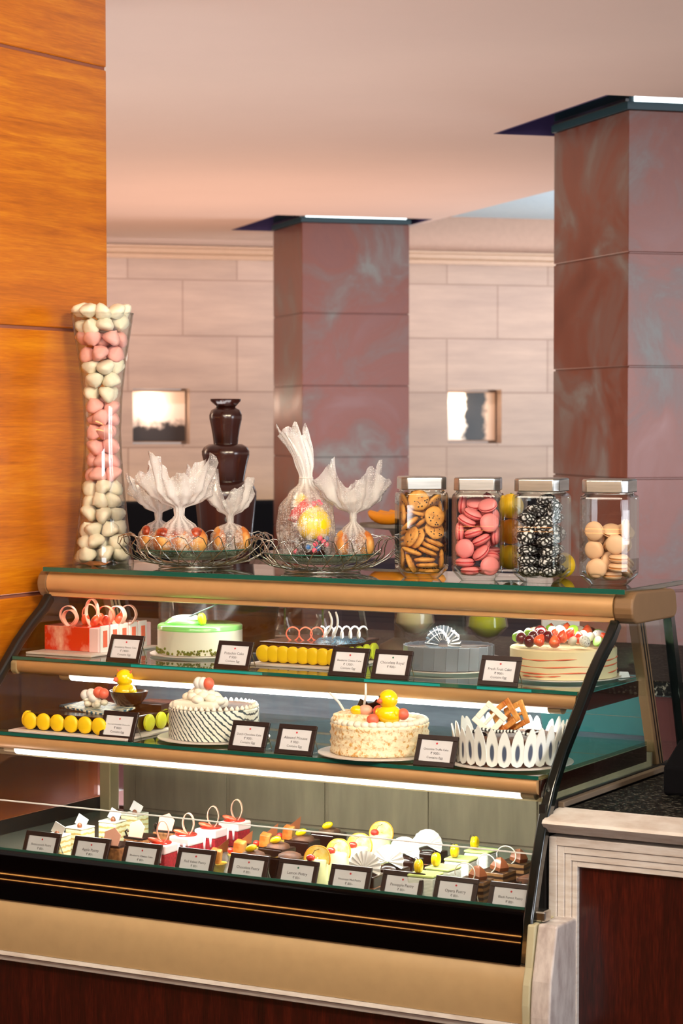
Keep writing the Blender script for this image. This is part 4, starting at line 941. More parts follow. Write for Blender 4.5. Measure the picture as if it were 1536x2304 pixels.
# 4 chocolate royal
cx, cy = -.432, .10; z = Z1
plate(cx, cy, z, .114, 'round pale plate under the silver-grey cake'); z += .0066
t = thing('chocolate_royal_cake', 'round cake wrapped in silver-grey chocolate plaques with a striped chocolate fan on top', 'cake', (cx, cy, z)); r = .1
b = B(); b.lathe([(0,0),(r-.004,0),(r-.004,.047),(r-.008,.05),(0,.05)], 64); b.ob('cake_body', M['grey_top'], t, smooth=40)
for k in range(24):
    a = 2*pi*k/24; b = B(); v = b.box(-.0133,.0133,-.0012,.0012,.0005,.052)
    b.xf(v, Matrix.Rotation(a,4,'Z') @ Matrix.Translation((0,-r,0)) @ Matrix.Rotation(R(3),4,'Y') @ Matrix.Rotation(R(4),4,'Z')); b.ob('chocolate_plaque', M['grey_choc'], t, bevel=.0006, seg=1)
b = B(); n = 30
for k in range(n):
    a0 = R(-8)+R(196)*k/n; a1 = R(-8)+R(196)*(k+1)/n; off = .004*(1 if k % 2 else -1)
    p = [(.012*cos(a0), off*.3, .012*sin(a0)), (.012*cos(a1), -off*.3, .012*sin(a1)), (.044*cos(a1), -off, .044*sin(a1)), (.044*cos(a0), off, .044*sin(a0))]
    f = [b.bm.verts.new((q[0]-.004, q[1]-.02, q[2]+.052)) for q in p]; fc = b.bm.faces.new(f); fc.material_index = k % 2
b.ob('striped_fan', [M['white'], M['grey_top']], t, solid=.0012)
for s, ph_ in ((1, 0), (-1, 1.2)):
    ribbon('twisted_ribbon', M['white'], t, [(-.03+.085*u, -.045+.015*sin(u*5), .058+.022*abs(sin(u*pi*1.5+ph_*.6))*s**2+ (.012 if s < 0 else 0)*sin(u*3)) for u in [q/24 for q in range(25)]], (.3,.9,.3), .006, .0012)
# 5 fruit cake
cx, cy = -.147, .09; z = Z1
plate(cx, cy, z, .1265, 'round plate under the fruit-topped cake'); z += .0066
t = thing('fresh_fruit_cake', 'tall round cream cake heaped with strawberries, grapes and kiwi', 'cake', (cx, cy, z)); r = .1165
b = B(); b.lathe([(0,0),(r,0),(r,.060),(r-.003,.063),(0,.063)], 64); bd = b.ob('cake_body', M['cake_cream'], t, smooth=40)
rn = random.Random(5)
for zz, a0, a1 in ((.012,-2.9,-.5),(.013,-.2,1.2),(.026,-2.7,.4),(.028,.8,2.5),(.041,-2.3,-.9),(.040,-.3,.9),(.006,-2,-1.2)):
    b = B(); b.tube([((r+.0002)*cos(a), (r+.0002)*sin(a), zz+.001*sin(a*5)+.003*(a-a0)/(a1-a0)) for a in [a0+(a1-a0)*q/20 for q in range(21)]], [.0004]+[.0012+.0006*sin(q*.9) for q in range(19)]+[.0004], 6)
    b.ob('jam_line', M['straw_line'], bd, smooth=180)
k = 0
for ring, (rr, n, hh) in enumerate(((.100, 19, .011), (.078, 14, .016), (.052, 9, .020), (.022, 4, .024))):
    for i in range(n):
        a = 2*pi*(i+.37*ring)/n+rn.uniform(-.06,.06); typ = [0,1,2,0,1,3,4][(k*3+ring) % 7]; k += 1
        p = (rr*cos(a), rr*sin(a), .065+hh*1.25+rn.uniform(0,.005))
        b = B(); e = Euler((rn.uniform(-.6,.6), rn.uniform(-.6,.6), rn.uniform(0,6)))
        if typ == 0:   # halved strawberry: pointed
            v = b.lathe([(0,-.012),(.009,-.010),(.0125,-.004),(.011,.004),(.006,.013),(0,.018)], 16); b.xf(v, Matrix.Translation(p) @ e.to_matrix().to_4x4()); b.ob('strawberry', M['strawb'], t, smooth=180)
        elif typ == 1:
            b.sph(p, .0128, (1,1,1.05), 16, 10); b.ob('red_grape', M['grape'], t, smooth=180)
        elif typ == 2:
            b.sph(p, .0125, (1.1,.9,1.1), 16, 10, rot=e); b.ob('dragon_fruit_cube', M['dragon'], t, smooth=180)
        elif typ == 3:
            v = b.cyl((0,0,0), .012, -.003, .003, 18, bev=.0008); b.xf(v, Matrix.Translation(p) @ Euler((R(60),0,a)).to_matrix().to_4x4()); b.ob('kiwi_slice', M['kiwi'], t, smooth=40)
        else:
            b.sph(p, .011, (.8,1.3,.9), 14, 8, rot=e); b.ob('apple_wedge', M['cream'], t, smooth=180)
# 6 chocolate slab on the lower shelf
x0, x1, y0, y1 = -1.318, -1.052, -.292, -.02
board(-1.345, -1.02, -.322, .03, Z2, 'white board under the chocolate slab cake on the lower shelf')
z = Z2+.0052
t = thing('chocolate_cheesecake', 'chocolate slab cake ringed by yellow macarons, with a chocolate bowl and yellow chick on top', 'cake', ((x0+x1)/2, (y0+y1)/2, z))
b = B(); b.box(x0, x1, y0, y1, z, z+.038); b.ob('cake_body', M['choc'], t, world=True, bevel=.003)
for k in range(6): edge_macaron(x0+.018+k*.0385, y0-.0072, z+.0202, 'y', r=.0195, parent=t)
edge_macaron(x0-.0075, y0+.018, z+.020, 'x', parent=t)
for k in range(4): edge_macaron(x1+.0072, y0+.10+k*.048, z+.0202, 'x', m='yellow_green', parent=t)
b = B(); v = b.box(-.085,.055,-.045,.045,0,.005); b.xf(v, Matrix.Translation((-1.17,-.19,z+.042)) @ Euler((R(6),R(4),R(-8))).to_matrix().to_4x4()); b.ob('transfer_plaque', M['transfer'], t, world=True, bevel=.001)
b = B(); v = b.box(-.05,.06,-.02,.05,0,.006); b.xf(v, Matrix.Translation((-1.25,-.17,z+.039))); b.ob('blue_glaze', M['choc_marble'], t, world=True, bevel=.002)
b = B(); v = b.box(-.04,.045,-.05,.05,0,.016); b.xf(v, Matrix.Translation((-1.10,-.09,z+.038)) @ Euler((0,0,.1)).to_matrix().to_4x4()); b.ob('chocolate_block', M['choc'], t, world=True, bevel=.001)
b = B(); b.lathe([(0,0),(.016,.0),(.028,.009),(.037,.024),(.041,.037),(.0385,.037),(.033,.022),(.024,.010),(0,.006)], 32, c=(-1.135,-.145,z+.046), sx=1.15, fn=lambda q, zz, a: q*(1+.05*sin(3*a)*(zz/.037))); b.ob('chocolate_bowl', M['choc'], t, world=True, smooth=50)
def chick(parent, c, s, hy=0, m='yellow_hi'):
    b = B(); b.sph(c, .021*s, (1.05,1,.8), 20, 14); b.sph((c[0], c[1]-.002*s, c[2]+.026*s), .0165*s, (1,1,1), 20, 14)
    b.tube([(c[0], c[1], c[2]+.006*s), (c[0], c[1]-.001*s, c[2]+.02*s)], .011*s, 12)
    o = b.ob('yellow_chick', M[m], parent, smooth=180)
    b = B(); b.lathe([(0,0),(.004*s,.001),(.005*s,.004*s),(0,.011*s)], 10); q = b.ob('beak', M['coral'], o, smooth=180); q.location = (c[0]-.006*s, c[1]-.016*s, c[2]+.025*s); q.rotation_euler = (R(100), 0, R(-20))
    for sx in (-1, 1):
        b = B(); b.sph((c[0]+sx*.0075*s-.003*s, c[1]-.0145*s, c[2]+.031*s), .0016*s, n=8, m=6); b.ob('eye', M['chip'], o)
        b = B(); b.sph((c[0]+sx*.018*s, c[1]-.004*s, c[2]+.004*s), .009*s, (.4,1,.8), 12, 8); b.ob('wing', M[m], o, smooth=180)
    return o
cl = Vector(t.location)
ck = chick(t, Vector((-1.14,-.15,z+.080))-cl, 1.25)
for sx in (-1, 1):
    b = B(); b.lathe([(0,0),(.0035,.001),(.001,.012),(0,.013)], 8); q = b.ob('crest', M['coral'], ck, smooth=180); q.location = Vector((-1.14+sx*.013,-.152,z+.122))-cl; q.rotation_euler = (0, sx*.6, 0)
for px_, pz, m_, rr in ((-1.215,.074,'white',.0125),(-1.20,.078,'white',.012),(-1.192,.07,'white',.013),(-1.178,.082,'coral',.0135),(-1.165,.080,'coral',.0125)):
    b = B(); b.sph((px_,-.20,z+pz), rr, n=18, m=12); b.ob('sugar_ball', M[m_], t, world=True, smooth=180)
b = B(); rn = random.Random(8)
for k in range(12): b.sph((-1.19+rn.uniform(-.028,.028), -.195+rn.uniform(-.012,.012), z+.052+rn.uniform(0,.012)), .009, (1,1,.8), 10, 8)
b.ob('cream_rosette', M['cream'], t, world=True, smooth=180)
# 7 white cake with black streaks
cx, cy = -.872, -.19; z = Z2
plate(cx, cy, z, .126, 'round white plate under the black-streaked white cake'); z += .0066
t = thing('streaked_chocolate_cake', 'round white cake with slanting black streaks and a cream topper, lower shelf', 'cake', (cx, cy, z)); r = .101
b = B(); b.lathe([(0,0),(r,0),(r,.064),(r-.003,.067),(0,.067)], 64); b.ob('cake_body', M['zebra'], t, smooth=40)
b = B(); b.lathe([(0,.0672),(r-.012,.0672),(r-.012,.0685),(0,.0688)], 48); b.ob('chocolate_top', M['choc_mid'], t, smooth=40)
b = B()
for k in range(44): a = 2*pi*k/44; b.lathe([(0,0),(.0055,0),(.005,.004),(.0015,.009),(0,.0095)], 8, c=((r-.006)*cos(a), (r-.006)*sin(a), .067))
b.ob('piped_border', M['cream'], t, smooth=180)
b = B(); v = b.box(-.055,.05,-.04,.035,.067,.086); b.xf(v, Matrix.Translation((-.005,-.04,0)) @ Matrix.Rotation(.1,4,'Z')); b.ob('white_slab', M['cream'], t, bevel=.006, seg=3)
b = B(); rn = random.Random(12)
for k in range(22): b.sph((-.0+.042*cos(k*2.4)*(1-k/26), -.045+.028*sin(k*2.4)*(1-k/26), .086+.026*k/22), .013-.003*k/22, (1.2,1,.85), 12, 8)
b.ob('cream_rosette', M['cream'], t, smooth=180)
for dx, m_ in ((-.004,'white'),(.022,'coral'),(.008,'white')):
    b = B(); b.sph((dx,-.055,.124), .0125, (1,1,1.1), 18, 12); b.ob('sugar_egg', M[m_], t, smooth=180)
# 8 almond cake
cx, cy = -.437, -.215; z = Z2
plate(cx, cy, z, .132, 'round white plate under the flaked almond cake'); z += .0066
t = thing('almond_mousse_cake', 'round cake coated with flaked almonds, yellow chick and candy eggs on top', 'cake', (cx, cy, z)); r = .104
b = B(); b.lathe([(0,0)]+[(r*(1+.012*sin(q*2.1)), q*.0062) for q in range(11)]+[(r-.008,.066),(0,.066)], 72, fn=lambda q, zz, a: q*(1+.012*sin(17*a+zz*300)+.008*sin(29*a))); b.ob('almond_coat', M['almond'], t, smooth=180)
b = B()
for k in range(36): a = 2*pi*k/36; b.sph(((r-.010)*cos(a), (r-.010)*sin(a), .067), .011, (1,1,.75), 10, 8)
b.ob('piped_border', M['cream'], t, smooth=180)
b = B(); v = b.box(-.062,.03,-.03,.03,.068,.086); b.xf(v, Matrix.Translation((-.012,-.045,0)) @ Euler((R(3),R(2),R(4))).to_matrix().to_4x4()); b.ob('sponge_slab', M['almond'], t, bevel=.004)
ck = chick(t, Vector((.052,-.055,.088)), 1.25)
for dx, dy, dz, m_, rr in ((.025,-.05,.093,'coral',.0125),(.083,-.05,.090,'coral',.0125),(.028,-.082,.078,'coral',.013),(-.004,-.055,.094,'coral_pale',.013),(-.022,-.06,.093,'yellow_hi',.012)):
    b = B(); b.sph((dx,dy,dz), rr, (1.25,1,.85) if 'y' in m_ or 'pale' in m_ else (1,1,1), 18, 12); b.ob('candy_egg', M[m_], t, smooth=180)
for dx, ro in ((-.02,.5),(.006,-.2),(.015,.7)):
    b = B(); v = b.box(-.016,.016,-.002,.002,-.011,.011); b.xf(v, Matrix.Translation((dx,-.03,.098)) @ Euler((.3,ro,.2)).to_matrix().to_4x4()); b.ob('chocolate_curl', M['choc'], t, bevel=.001)
for p0, p1 in (((-.055,-.05,.083),(-.092,-.055,.125)), ((-.018,-.04,.09),(-.012,-.04,.148))):
    b = B(); b.tube([p0, tuple((a+c)/2+.002 for a, c in zip(p0, p1)), p1], [.003,.0028,.0022], 8); b.ob('white_stick', M['white'], t, smooth=180)
# 9 truffle cake ringed by white petals
cx, cy = -.140, -.195; z = Z2
plate(cx, cy, z, .132, 'round white plate under the cake ringed by white petals'); z += .0066
t = thing('truffle_petal_cake', 'round chocolate cake fenced by upright white chocolate petals with wafer squares on top', 'cake', (cx, cy, z)); r = .108
b = B(); b.lathe([(0,0),(r,0),(r,.050),(r-.003,.053),(0,.053)], 64); b.ob('cake_body', M['choc_mid'], t, smooth=40)
rn = random.Random(3); pet = None
def petal():
    b = B(); pr = [(0,.0),(.0090,.004),(.0140,.014),(.0146,.026),(.0132,.044),(.0102,.060),(.0055,.074),(.001,.080)]
    poly = [(-w_, zz) for w_, zz in pr]+[(w_, zz) for w_, zz in pr[::-1] if w_ > 0]
    A = []; 
    vs = b.prism(poly, -.0012, .0012, 'y')
    for v in vs: v.co.y += .0018*(1-(v.co.x/.013)**2)*-1 - .006*(v.co.z/.08)**2
    return b.ob('white_petal', M['petal'], t, smooth=40)
for k in range(28):
    a = 2*pi*(k+.5)/28
    o = pet.copy() if pet else petal()
    if pet: COL.objects.link(o); o.parent = t
    pet = pet or o
    rr = r+.0035+.0015*(k % 2)
    o.location = (rr*sin(a), -rr*cos(a), .0005); o.rotation_euler = (R(rn.uniform(-3,2)), R(rn.uniform(-5,5)), a); o.scale = (1, 1, rn.uniform(.93,1.06))
def frame_sq(b, c, s, e, t_=.005, w=.012):
    vs = []
    for x0_, x1_, z0_, z1_ in ((-s,s,-s,-s+w),(-s,s,s-w,s),(-s,-s+w,-s+w,s-w),(s-w,s,-s+w,s-w),(-.003,.003,-s+w,s-w)): vs += b.box(x0_,x1_,-t_/2,t_/2,z0_,z1_)
    b.xf(vs, Matrix.Translation(c) @ Euler(e).to_matrix().to_4x4())
for c, s, e, m_ in (((-.030,-.035,.088), .027, (R(-10),R(40),R(10)), 'cream'), ((-.002,-.02,.095), .027, (R(-10),R(52),R(-12)), 'bread'), ((.02,-.01,.095), .026, (R(-10),R(62),R(-20)), 'bread')):
    b = B(); frame_sq(b, c, s, e); b.ob('wafer_square', M[m_], t, bevel=.0015)
b = B(); b.tube([(-.07,-.065,.058),(-.04,-.05,.068),(-.01,-.045,.064),(.03,-.05,.068),(.075,-.03,.058)], .0035, 8); b.ob('white_branch', M['stripe_choc'], t, smooth=180)
b = B()
for k in range(9): a = rn.uniform(0, 6.28); b.sph((.06*cos(a), .06*sin(a), .055), .009, (1.3,1,.7), 10, 8)
b.ob('chocolate_curls', M['choc'], t, smooth=180)
# ------------------------------------------------------------ pastries on the deck
YS = [-.325, -.215, -.110, -.005]
ORD = ['frontmost', 'second', 'third', 'rearmost']
def pos(label, i, n=4): return label % (ORD[i] if i < n-1 else 'rearmost')
def place(make, X, ys, labfmt, cat, group, lx=0):
    proto = make()
    for i, y in enumerate(ys):
        o = proto if i == 0 else copy_tree(proto)
        o.location = (X[i] if isinstance(X, (list, tuple)) else X, y, Z3)
        o.rotation_euler = (0, 0, R([3,-4,2,-2][i % 4]))
        tag(o, labfmt % (['frontmost', 'second', 'third', 'rearmost'][i if i < len(ys)-1 else 3]), cat, group)
def em(n): o = bpy.data.objects.new(n, None); COL.objects.link(o); o.empty_display_size = .01; return o
def butterscotch():
    t = em('butterscotch_pastry'); b = B(); b.box(-.024,.024,-.024,.024,0,.046); b.ob('cake_body', M['cream_layers'], t, bevel=.002)
    b = B(); b.box(-.0245,.0245,-.0245,.0245,.046,.051); b.ob('cream_top', M['cream'], t, bevel=.002)
    b = B(); v = b.box(-.014,.014,-.001,.001,0,.026); b.xf(v, Matrix.Translation((.002,-.004,.052)) @ Euler((.1,.5,.2)).to_matrix().to_4x4()); b.ob('white_plaque', M['white'], t)
    b = B(); b.sph((.012,-.016,.054), .006, (1,1,1.4), 10, 8); b.ob('choc_nib', M['choc_shard'], t, smooth=180); return t
place(butterscotch, [-1.208,-1.222,-1.205,-1.215], YS, 'pale cream butterscotch square, %s in the leftmost row of the deck', 'pastry', 'butterscotch pastries in the leftmost row')
def apple():
    t = em('apple_crumb_pastry'); b = B(); b.box(-.028,.028,-.03,.03,0,.040); b.ob('crumb_body', mat_crumb, t, bevel=.003)
    b = B(); b.box(-.0285,.0285,-.0305,.0305,.040,.045); b.ob('chocolate_top', M['choc'], t, bevel=.002)
    b = B(); v = b.prism([(-.02,-.018),(.016,-.022),(.022,.006),(.006,.022),(-.018,.012)], -.001, .001, 'y'); b.xf(v, Matrix.Translation((.004,-.022,.062)) @ Euler((R(-12),0,.1)).to_matrix().to_4x4()); b.ob('pink_plaque', M['coral_pale'], t, bevel=.0005, seg=1)
    b = B(); b.tube([(-.022,-.024,.045),(-.026,-.025,.055),(-.020,-.025,.060),(-.017,-.025,.054)], .002, 8); b.ob('chocolate_curl', M['choc'], t, smooth=180); return t
mat_crumb = mat('caramel_crumb', srgb('a0693a'), .75, col2=srgb('6a3f1e'), nscale=120, bump=.8, bscale=160)
place(apple, [-1.045,-1.052,-1.045], YS[:3], 'brown crumb-sided square with a pink-white plaque, %s of its row beside the cream squares', 'pastry', 'brown crumb pastries in the second row')
def velvet():
    t = em('red_velvet_pastry'); b = B(); b.box(-.026,.026,-.026,.026,0,.036); b.ob('sponge', M['red_crumb'], t, bevel=.002)
    b = B(); b.box(-.028,.028,-.028,.028,.036,.056); m = b.ob('mousse', M['pink_mousse'], t, bevel=.004, seg=3)
    b = B()
    for dx, l in ((.0,.03),(-.018,.014),(.016,.018)): b.tube([(dx,-.0285,.042),(dx,-.0285,.036-l)], [.0035,.002], 8)
    b.ob('drip', M['pink_mousse'], m, smooth=180)
    b = B(); b.cyl((0,0,0), .025, .056, .0595, 28, bev=.001); b.ob('jelly', M['red_jelly'], t, smooth=40)
    b = B(); v = b.sph((0,0,0), .010, (1.7,.8,.55), 14, 8); b.xf(v, Matrix.Translation((-.006,-.014,.064)) @ Euler((0,.25,.3)).to_matrix().to_4x4()); b.ob('strawberry_slice', M['strawb'], t, smooth=180)
    ribbon('chocolate_loop', M['coral_pale'], t, loop_pts((.006,.0,.058), .013, .024, .35), (-sin(.35),cos(.35),0), .009, .0016); return t
place(velvet, [-.925,-.93,-.932,-.934], YS, 'red velvet square with pink mousse and chocolate loop, %s in its row', 'pastry', 'red velvet pastries')
def tart():
    t = em('caramel_cup_pastry'); b = B(); b.lathe([(0,0),(.020,0),(.030,.030),(.0285,.030),(.019,.003),(0,.003)], 28); b.ob('glass_cup', M['jar_glass'], t, smooth=50)
    b = B(); b.lathe([(0,.0035),(.0185,.0035),(.0265,.026),(0,.027)], 24); b.ob('yellow_filling', mat_caramel, t, smooth=50)
    b = B(); v = b.box(-.012,.012,-.014,.014,.0,.030); b.xf(v, Matrix.Translation((0,0,.027)) @ Euler((.1,.15,.3)).to_matrix().to_4x4()); b.ob('caramel_block', M['bread'], t, bevel=.003)
    b = B(); v = b.prism([(-.016,0),(.016,0),(.02,.03)], -.0008, .0008, 'y'); b.xf(v, Matrix.Translation((.008,.008,.05)) @ Euler((.1,0,.4)).to_matrix().to_4x4()); b.ob('wafer_shard', M['choc_shard'], t)
    b = B(); b.sph((-.016,-.01,.034), .008, (1,1,.9), 10, 8); b.ob('berry', M['red_jelly'], t, smooth=180); return t
mat_caramel = mat('yellow_cream_filling', srgb('d9c13a'), .35, col2=srgb('a8791c'), nscale=60)
place(tart, [-.783,-.79,-.788,-.79], YS, 'yellow caramel pastry in a small glass cup with a wafer, %s in its row', 'pastry', 'caramel cup pastries')
def choc_egg():
    t = em('chocolate_pastry'); b = B(); b.box(-.030,.030,-.03,.03,0,.05); b.ob('cake_body', M['choc'], t, bevel=.002)
    b = B(); v = b.box(-.031,.031,-.001,.001,0,.045); b.xf(v, Matrix.Translation((0,-.030,.008)) @ Euler((R(-4),0,0)).to_matrix().to_4x4()); b.ob('chocolate_plaque', M['choc'], t)
    b = B(); b.lathe([(0,0),(.026,0),(.024,.006),(.012,.011),(0,.012)], 20, c=(.0,.004,.050)); b.ob('ganache_curls', M['choc_mid'], t, smooth=50)
    b = B(); v = b.sph((0,0,0), .0085, (1.7,1,.9), 16, 10); b.xf(v, Matrix.Translation((0,-.006,.068)) @ Euler((0,-.4,0)).to_matrix().to_4x4()); b.ob('yellow_candy', M['yellow_hi'], t, smooth=180); return t
place(choc_egg, [-.688,-.692,-.69,-.682], YS, 'dark chocolate square topped by a yellow candy egg, %s in its row', 'pastry', 'chocolate pastries with yellow candies')
tt = choc_egg()
for ch in list(tt.children):
    if ch.name.startswith('yellow_candy'): bpy.data.objects.remove(ch)
tt.location = (-.612, -.30, Z3); tt['label'] = 'plain dark chocolate square between the yellow-dotted squares and the lemon cylinders'; tt['category'] = 'pastry'
def lemon():
    t = em('lemon_pastry'); b = B(); b.lathe([(0,0),(.023,0),(.023,.058),(.0215,.061),(0,.061)], 32); b.ob('cream_cylinder', mat_lemon, t, smooth=40)
    for s in (-1, 1):
        b = B(); n = 14; c0 = (s*.003, .004, .060)
        pts = [(0,0)]+[(.027*cos(R(a)), .027*sin(R(a))) for a in [20+140*k/n for k in range(n+1)]]
        v = b.prism(pts, -.0012, .0012, 'y'); b.xf(v, Matrix.Translation(c0) @ Euler((R(-15), R(s*38), R(s*-15))).to_matrix().to_4x4()); sl = b.ob('citrus_slice', mat_citrus, t, smooth=40)
        b = B(); b.tube([Matrix.Translation(c0) @ Euler((R(-15), R(s*38), R(s*-15))).to_matrix().to_4x4() @ Vector((.0275*cos(R(a)), 0, .0275*sin(R(a)))) for a in [20+140*k/n for k in range(n+1)]], .0016, 6); b.ob('peel', M['orange'], sl, smooth=180)
    b = B(); b.sph((-.006,-.017,.066), .0085, (1.2,1,.9), 14, 10); b.ob('cherry', M['red_jelly'], t, smooth=180)
    b = B(); b.tube([(-.004,-.016,.07),(.004,-.018,.082),(.014,-.017,.086)], .0006, 5); b.ob('stalk', M['choc'], t); return t
mat_lemon = mat('lemon_cream', srgb('eef0b4'), .45, noise=.05)
mat_citrus = mat('citrus_flesh', srgb('f3d23c'), .3, col2=srgb('f7eda0'), nscale=60, coat=.4)
place(lemon, [-.522,-.522,-.515,-.545], [-.335,-.245,-.165,-.01], 'pale lemon cylinder with two citrus slices and a cherry, %s in its row', 'pastry', 'lemon pastries')
def mud():
    t = em('mud_pastry'); b = B(); b.box(-.030,.030,-.03,.03,0,.038); b.ob('cake_body', M['choc'], t, bevel=.003)
    b = B(); b.box(-.0305,.0305,-.0305,.0305,.012,.015); b.ob('cream_layer', M['choc_shard'], t, bevel=.001)
    b = B(); b.lathe([(0,0),(.024,0),(.022,.005),(.010,.009),(0,.010)], 16, c=(0,.0,.038)); b.ob('ganache', M['choc'], t, smooth=50)
    b = B(); n = 22
    for k in range(n):
        a0 = R(-20)+R(220)*k/n; a1 = R(-20)+R(220)*(k+1)/n; off = .0022*(1 if k % 2 else -1)
        p = [(.001*cos(a0), off*.2, 0), (.001*cos(a1), -off*.2, .0005), (.036*cos(a1), -off, .036*sin(a1)), (.036*cos(a0), off, .036*sin(a0))]
        b.bm.faces.new([b.bm.verts.new(q) for q in p])
    f = b.ob('white_fan', M['white'], t, solid=.0009); f.location = (0, -.012, .052); f.rotation_euler = (R(-14), 0, .1); return t
place(mud, [-.41,-.398,-.415,-.412], [-.32,-.235,-.135,-.03], 'dark chocolate square carrying a pleated white fan, %s in its row', 'pastry', 'mud pastries with white fans')
def pineapple():
    t = em('pineapple_pastry'); b = B(); b.box(-.029,.029,-.027,.027,0,.052); b.ob('cream_body', M['pine_layers'], t, bevel=.004, seg=3)
    b = B(); b.box(-.0295,.0295,-.0275,.0275,.052,.058); b.ob('green_glaze', mat_pineg, t, bevel=.003, seg=3)
    o = macaron('macaron', M['yellow_hi'], M['yellow'], r=.0145, h=.017, parent=t); o.location = (-.010,-.012,.073); o.rotation_euler = (0, R(90), .15)
    b = B(); b.tube([(.004+.016*cos(a)-.002*k, -.014, .074+.016*sin(a)) for k, a in enumerate([R(230-q*15) for q in range(21)])], .0009, 6); b.ob('chocolate_ring', M['choc'], t, smooth=180); return t
mat_pineg = mat('pale_green_glaze', srgb('cfe08a'), .25, coat=.4)
place(pineapple, [-.262,-.262,-.272,-.276], [-.34,-.26,-.155,-.05], 'ridged white pineapple pastry with a yellow macaron and thin chocolate ring, %s in its row', 'pastry', 'pineapple pastries')
def opera():
    t = em('opera_pastry'); b = B(); b.box(-.031,.031,-.028,.028,0,.046); b.ob('sponge_layers', M['opera'], t, bevel=.001, seg=1)
    b = B(); v = b.lathe([(0,.0),(.020,.004),(.021,.012),(.012,.024),(0,.030)], 5); b.xf(v, Matrix.Translation((.004,.0,.046)) @ Euler((.1,.2,.3)).to_matrix().to_4x4()); b.ob('chocolate_shard', M['choc_shard'], t, smooth=30)
    b = B(); b.tube([(-.012+.022*cos(a), -.022, .062+.020*sin(a)) for a in [R(200-q*15) for q in range(19)]], .0013, 6); b.ob('white_ring', M['cream'], t, smooth=180); return t
place(opera, [-.172,-.172,-.178], [-.295,-.19,-.085], 'brown layered opera slice with a cream ring and chocolate shard, %s in its row', 'pastry', 'opera pastries')
def forest():
    t = em('black_forest_pastry'); b = B(); b.box(-.033,.033,-.03,.03,0,.044); b.ob('cake_body', M['choc_mid'], t, bevel=.002)
    b = B()
    rn = random.Random(6)
    for k in range(10): v = b.box(-.016,.016,-.003,.003,-.0008,.0008); b.xf(v, Matrix.Translation((rn.uniform(-.014,.014), rn.uniform(-.018,.018), .047)) @ Euler((rn.uniform(-.4,.4), rn.uniform(-.3,.3), rn.uniform(0,3))).to_matrix().to_4x4())
    b.ob('chocolate_shavings', M['choc'], t)
    b = B(); b.tube([(.004,-.031,.030),(.004,-.031,.040),(.010,-.031,.043),(.013,-.031,.036)], .002, 8); b.ob('white_curl', M['white'], t, smooth=180); return t
place(forest, [-.065,-.075,-.08], [-.31,-.2,-.09], 'dark shaving-topped square at the right end of the deck, %s of three', 'pastry', 'black forest pastries')

# ------------------------------------------------------------ back counter and what stands on it
t = thing('back_counter', 'dark red counter behind the display case carrying the chocolate fountain', 'counter', (-1.0, 1.25, 0))
b = B(); b.box(-2.6, 1.2, .86, 1.70, .0, .91); b.ob('body', M['red_shell'], t, world=True)
b = B(); b.box(-2.62, 1.22, .84, 1.72, .91, .95); b.ob('worktop', M['granite'], t, world=True, bevel=.004)
CT = .9505
t = thing('chocolate_fountain', 'tiered fountain coated in flowing dark chocolate', 'chocolate fountain', (-1.649, 1.088, CT))
def zz(z): return z-CT
b = B(); b.lathe([(0,0),(.13,0),(.14,.02),(.165,.20),(.17,.235),(.162,.238),(.12,.215),(0,.21)], 40); b.ob('basin', M['choc_fountain'], t, smooth=50)
for nm, pr in (('lower_tier', [(.0,zz(1.165)),(.066,zz(1.165)),(.072,zz(1.22)),(.080,zz(1.30)),(.088,zz(1.375)),(.089,zz(1.392)),(.082,zz(1.408)),(.064,zz(1.42)),(.03,zz(1.425)),(0,zz(1.425))]),
               ('middle_tier', [(0,zz(1.41)),(.050,zz(1.41)),(.055,zz(1.44)),(.062,zz(1.475)),(.068,zz(1.497)),(.0685,zz(1.508)),(.062,zz(1.52)),(.048,zz(1.528)),(0,zz(1.53))]),
               ('upper_tier', [(0,zz(1.522)),(.034,zz(1.522)),(.037,zz(1.55)),(.042,zz(1.58)),(.0465,zz(1.60)),(.047,zz(1.612)),(.041,zz(1.626)),(.030,zz(1.632)),(.025,zz(1.637)),(0,zz(1.637))]),
               ('crown', [(0,zz(1.634)),(.027,zz(1.634)),(.033,zz(1.641)),(.043,zz(1.652)),(.044,zz(1.658)),(.040,zz(1.656)),(.025,zz(1.645)),(0,zz(1.643))])):
    b = B(); b.lathe(pr, 56, fn=lambda r, z, a: r*(1+.012*sin(9*a)+.008*sin(17*a))); b.ob(nm, M['choc_fountain'], t, smooth=60)
# tall tumbler of citrus behind the square jars
jx, jy = -.366, .285
t = thing('citrus_tumbler', 'tall narrow glass of stacked citrus standing between the pink and the black-white jar', 'glass', (jx, jy, TOPZ))
b = B(); b.lathe([(0,0),(.036,0),(.038,.01),(.038,.185),(.0365,.185),(.0365,.012),(0,.012)], 40); b.ob('glass_body', M['jar_glass'], t, smooth=50)
def fruit(nm, m, x, y, z, r, lab, gp=None):
    t_ = thing(nm, lab, 'fruit', (x, y, z), 0, gp)
    b = B(); p = [(r*sin(pi*i/14), -r*cos(pi*i/14)) for i in range(15)]; p[0] = (0,-r*.97); p[-1] = (0, r); b.lathe(p, 24); b.ob('peel', m, t_, smooth=180)
    b = B(); b.lathe([(0,-.001),(r*.11,0),(r*.06,.002),(0,.0025)], 8, c=(0,0,r*.97)); b.ob('stem', M['pist'], t_); return t_
for lv, (nm, lb) in enumerate((('lemon','lemon at the bottom of the tall narrow glass'), ('orange','orange in the middle of the tall narrow glass'), ('lemon','lemon at the top of the tall narrow glass'))):
    fruit(nm, M[nm], jx, jy, TOPZ+.043+lv*.0585, .029, lb)
fruit('orange', M['lemon'], -.232, .275, TOPZ+.0292, .029, 'yellow-orange citrus lying between the black-white jar and the rightmost jar')
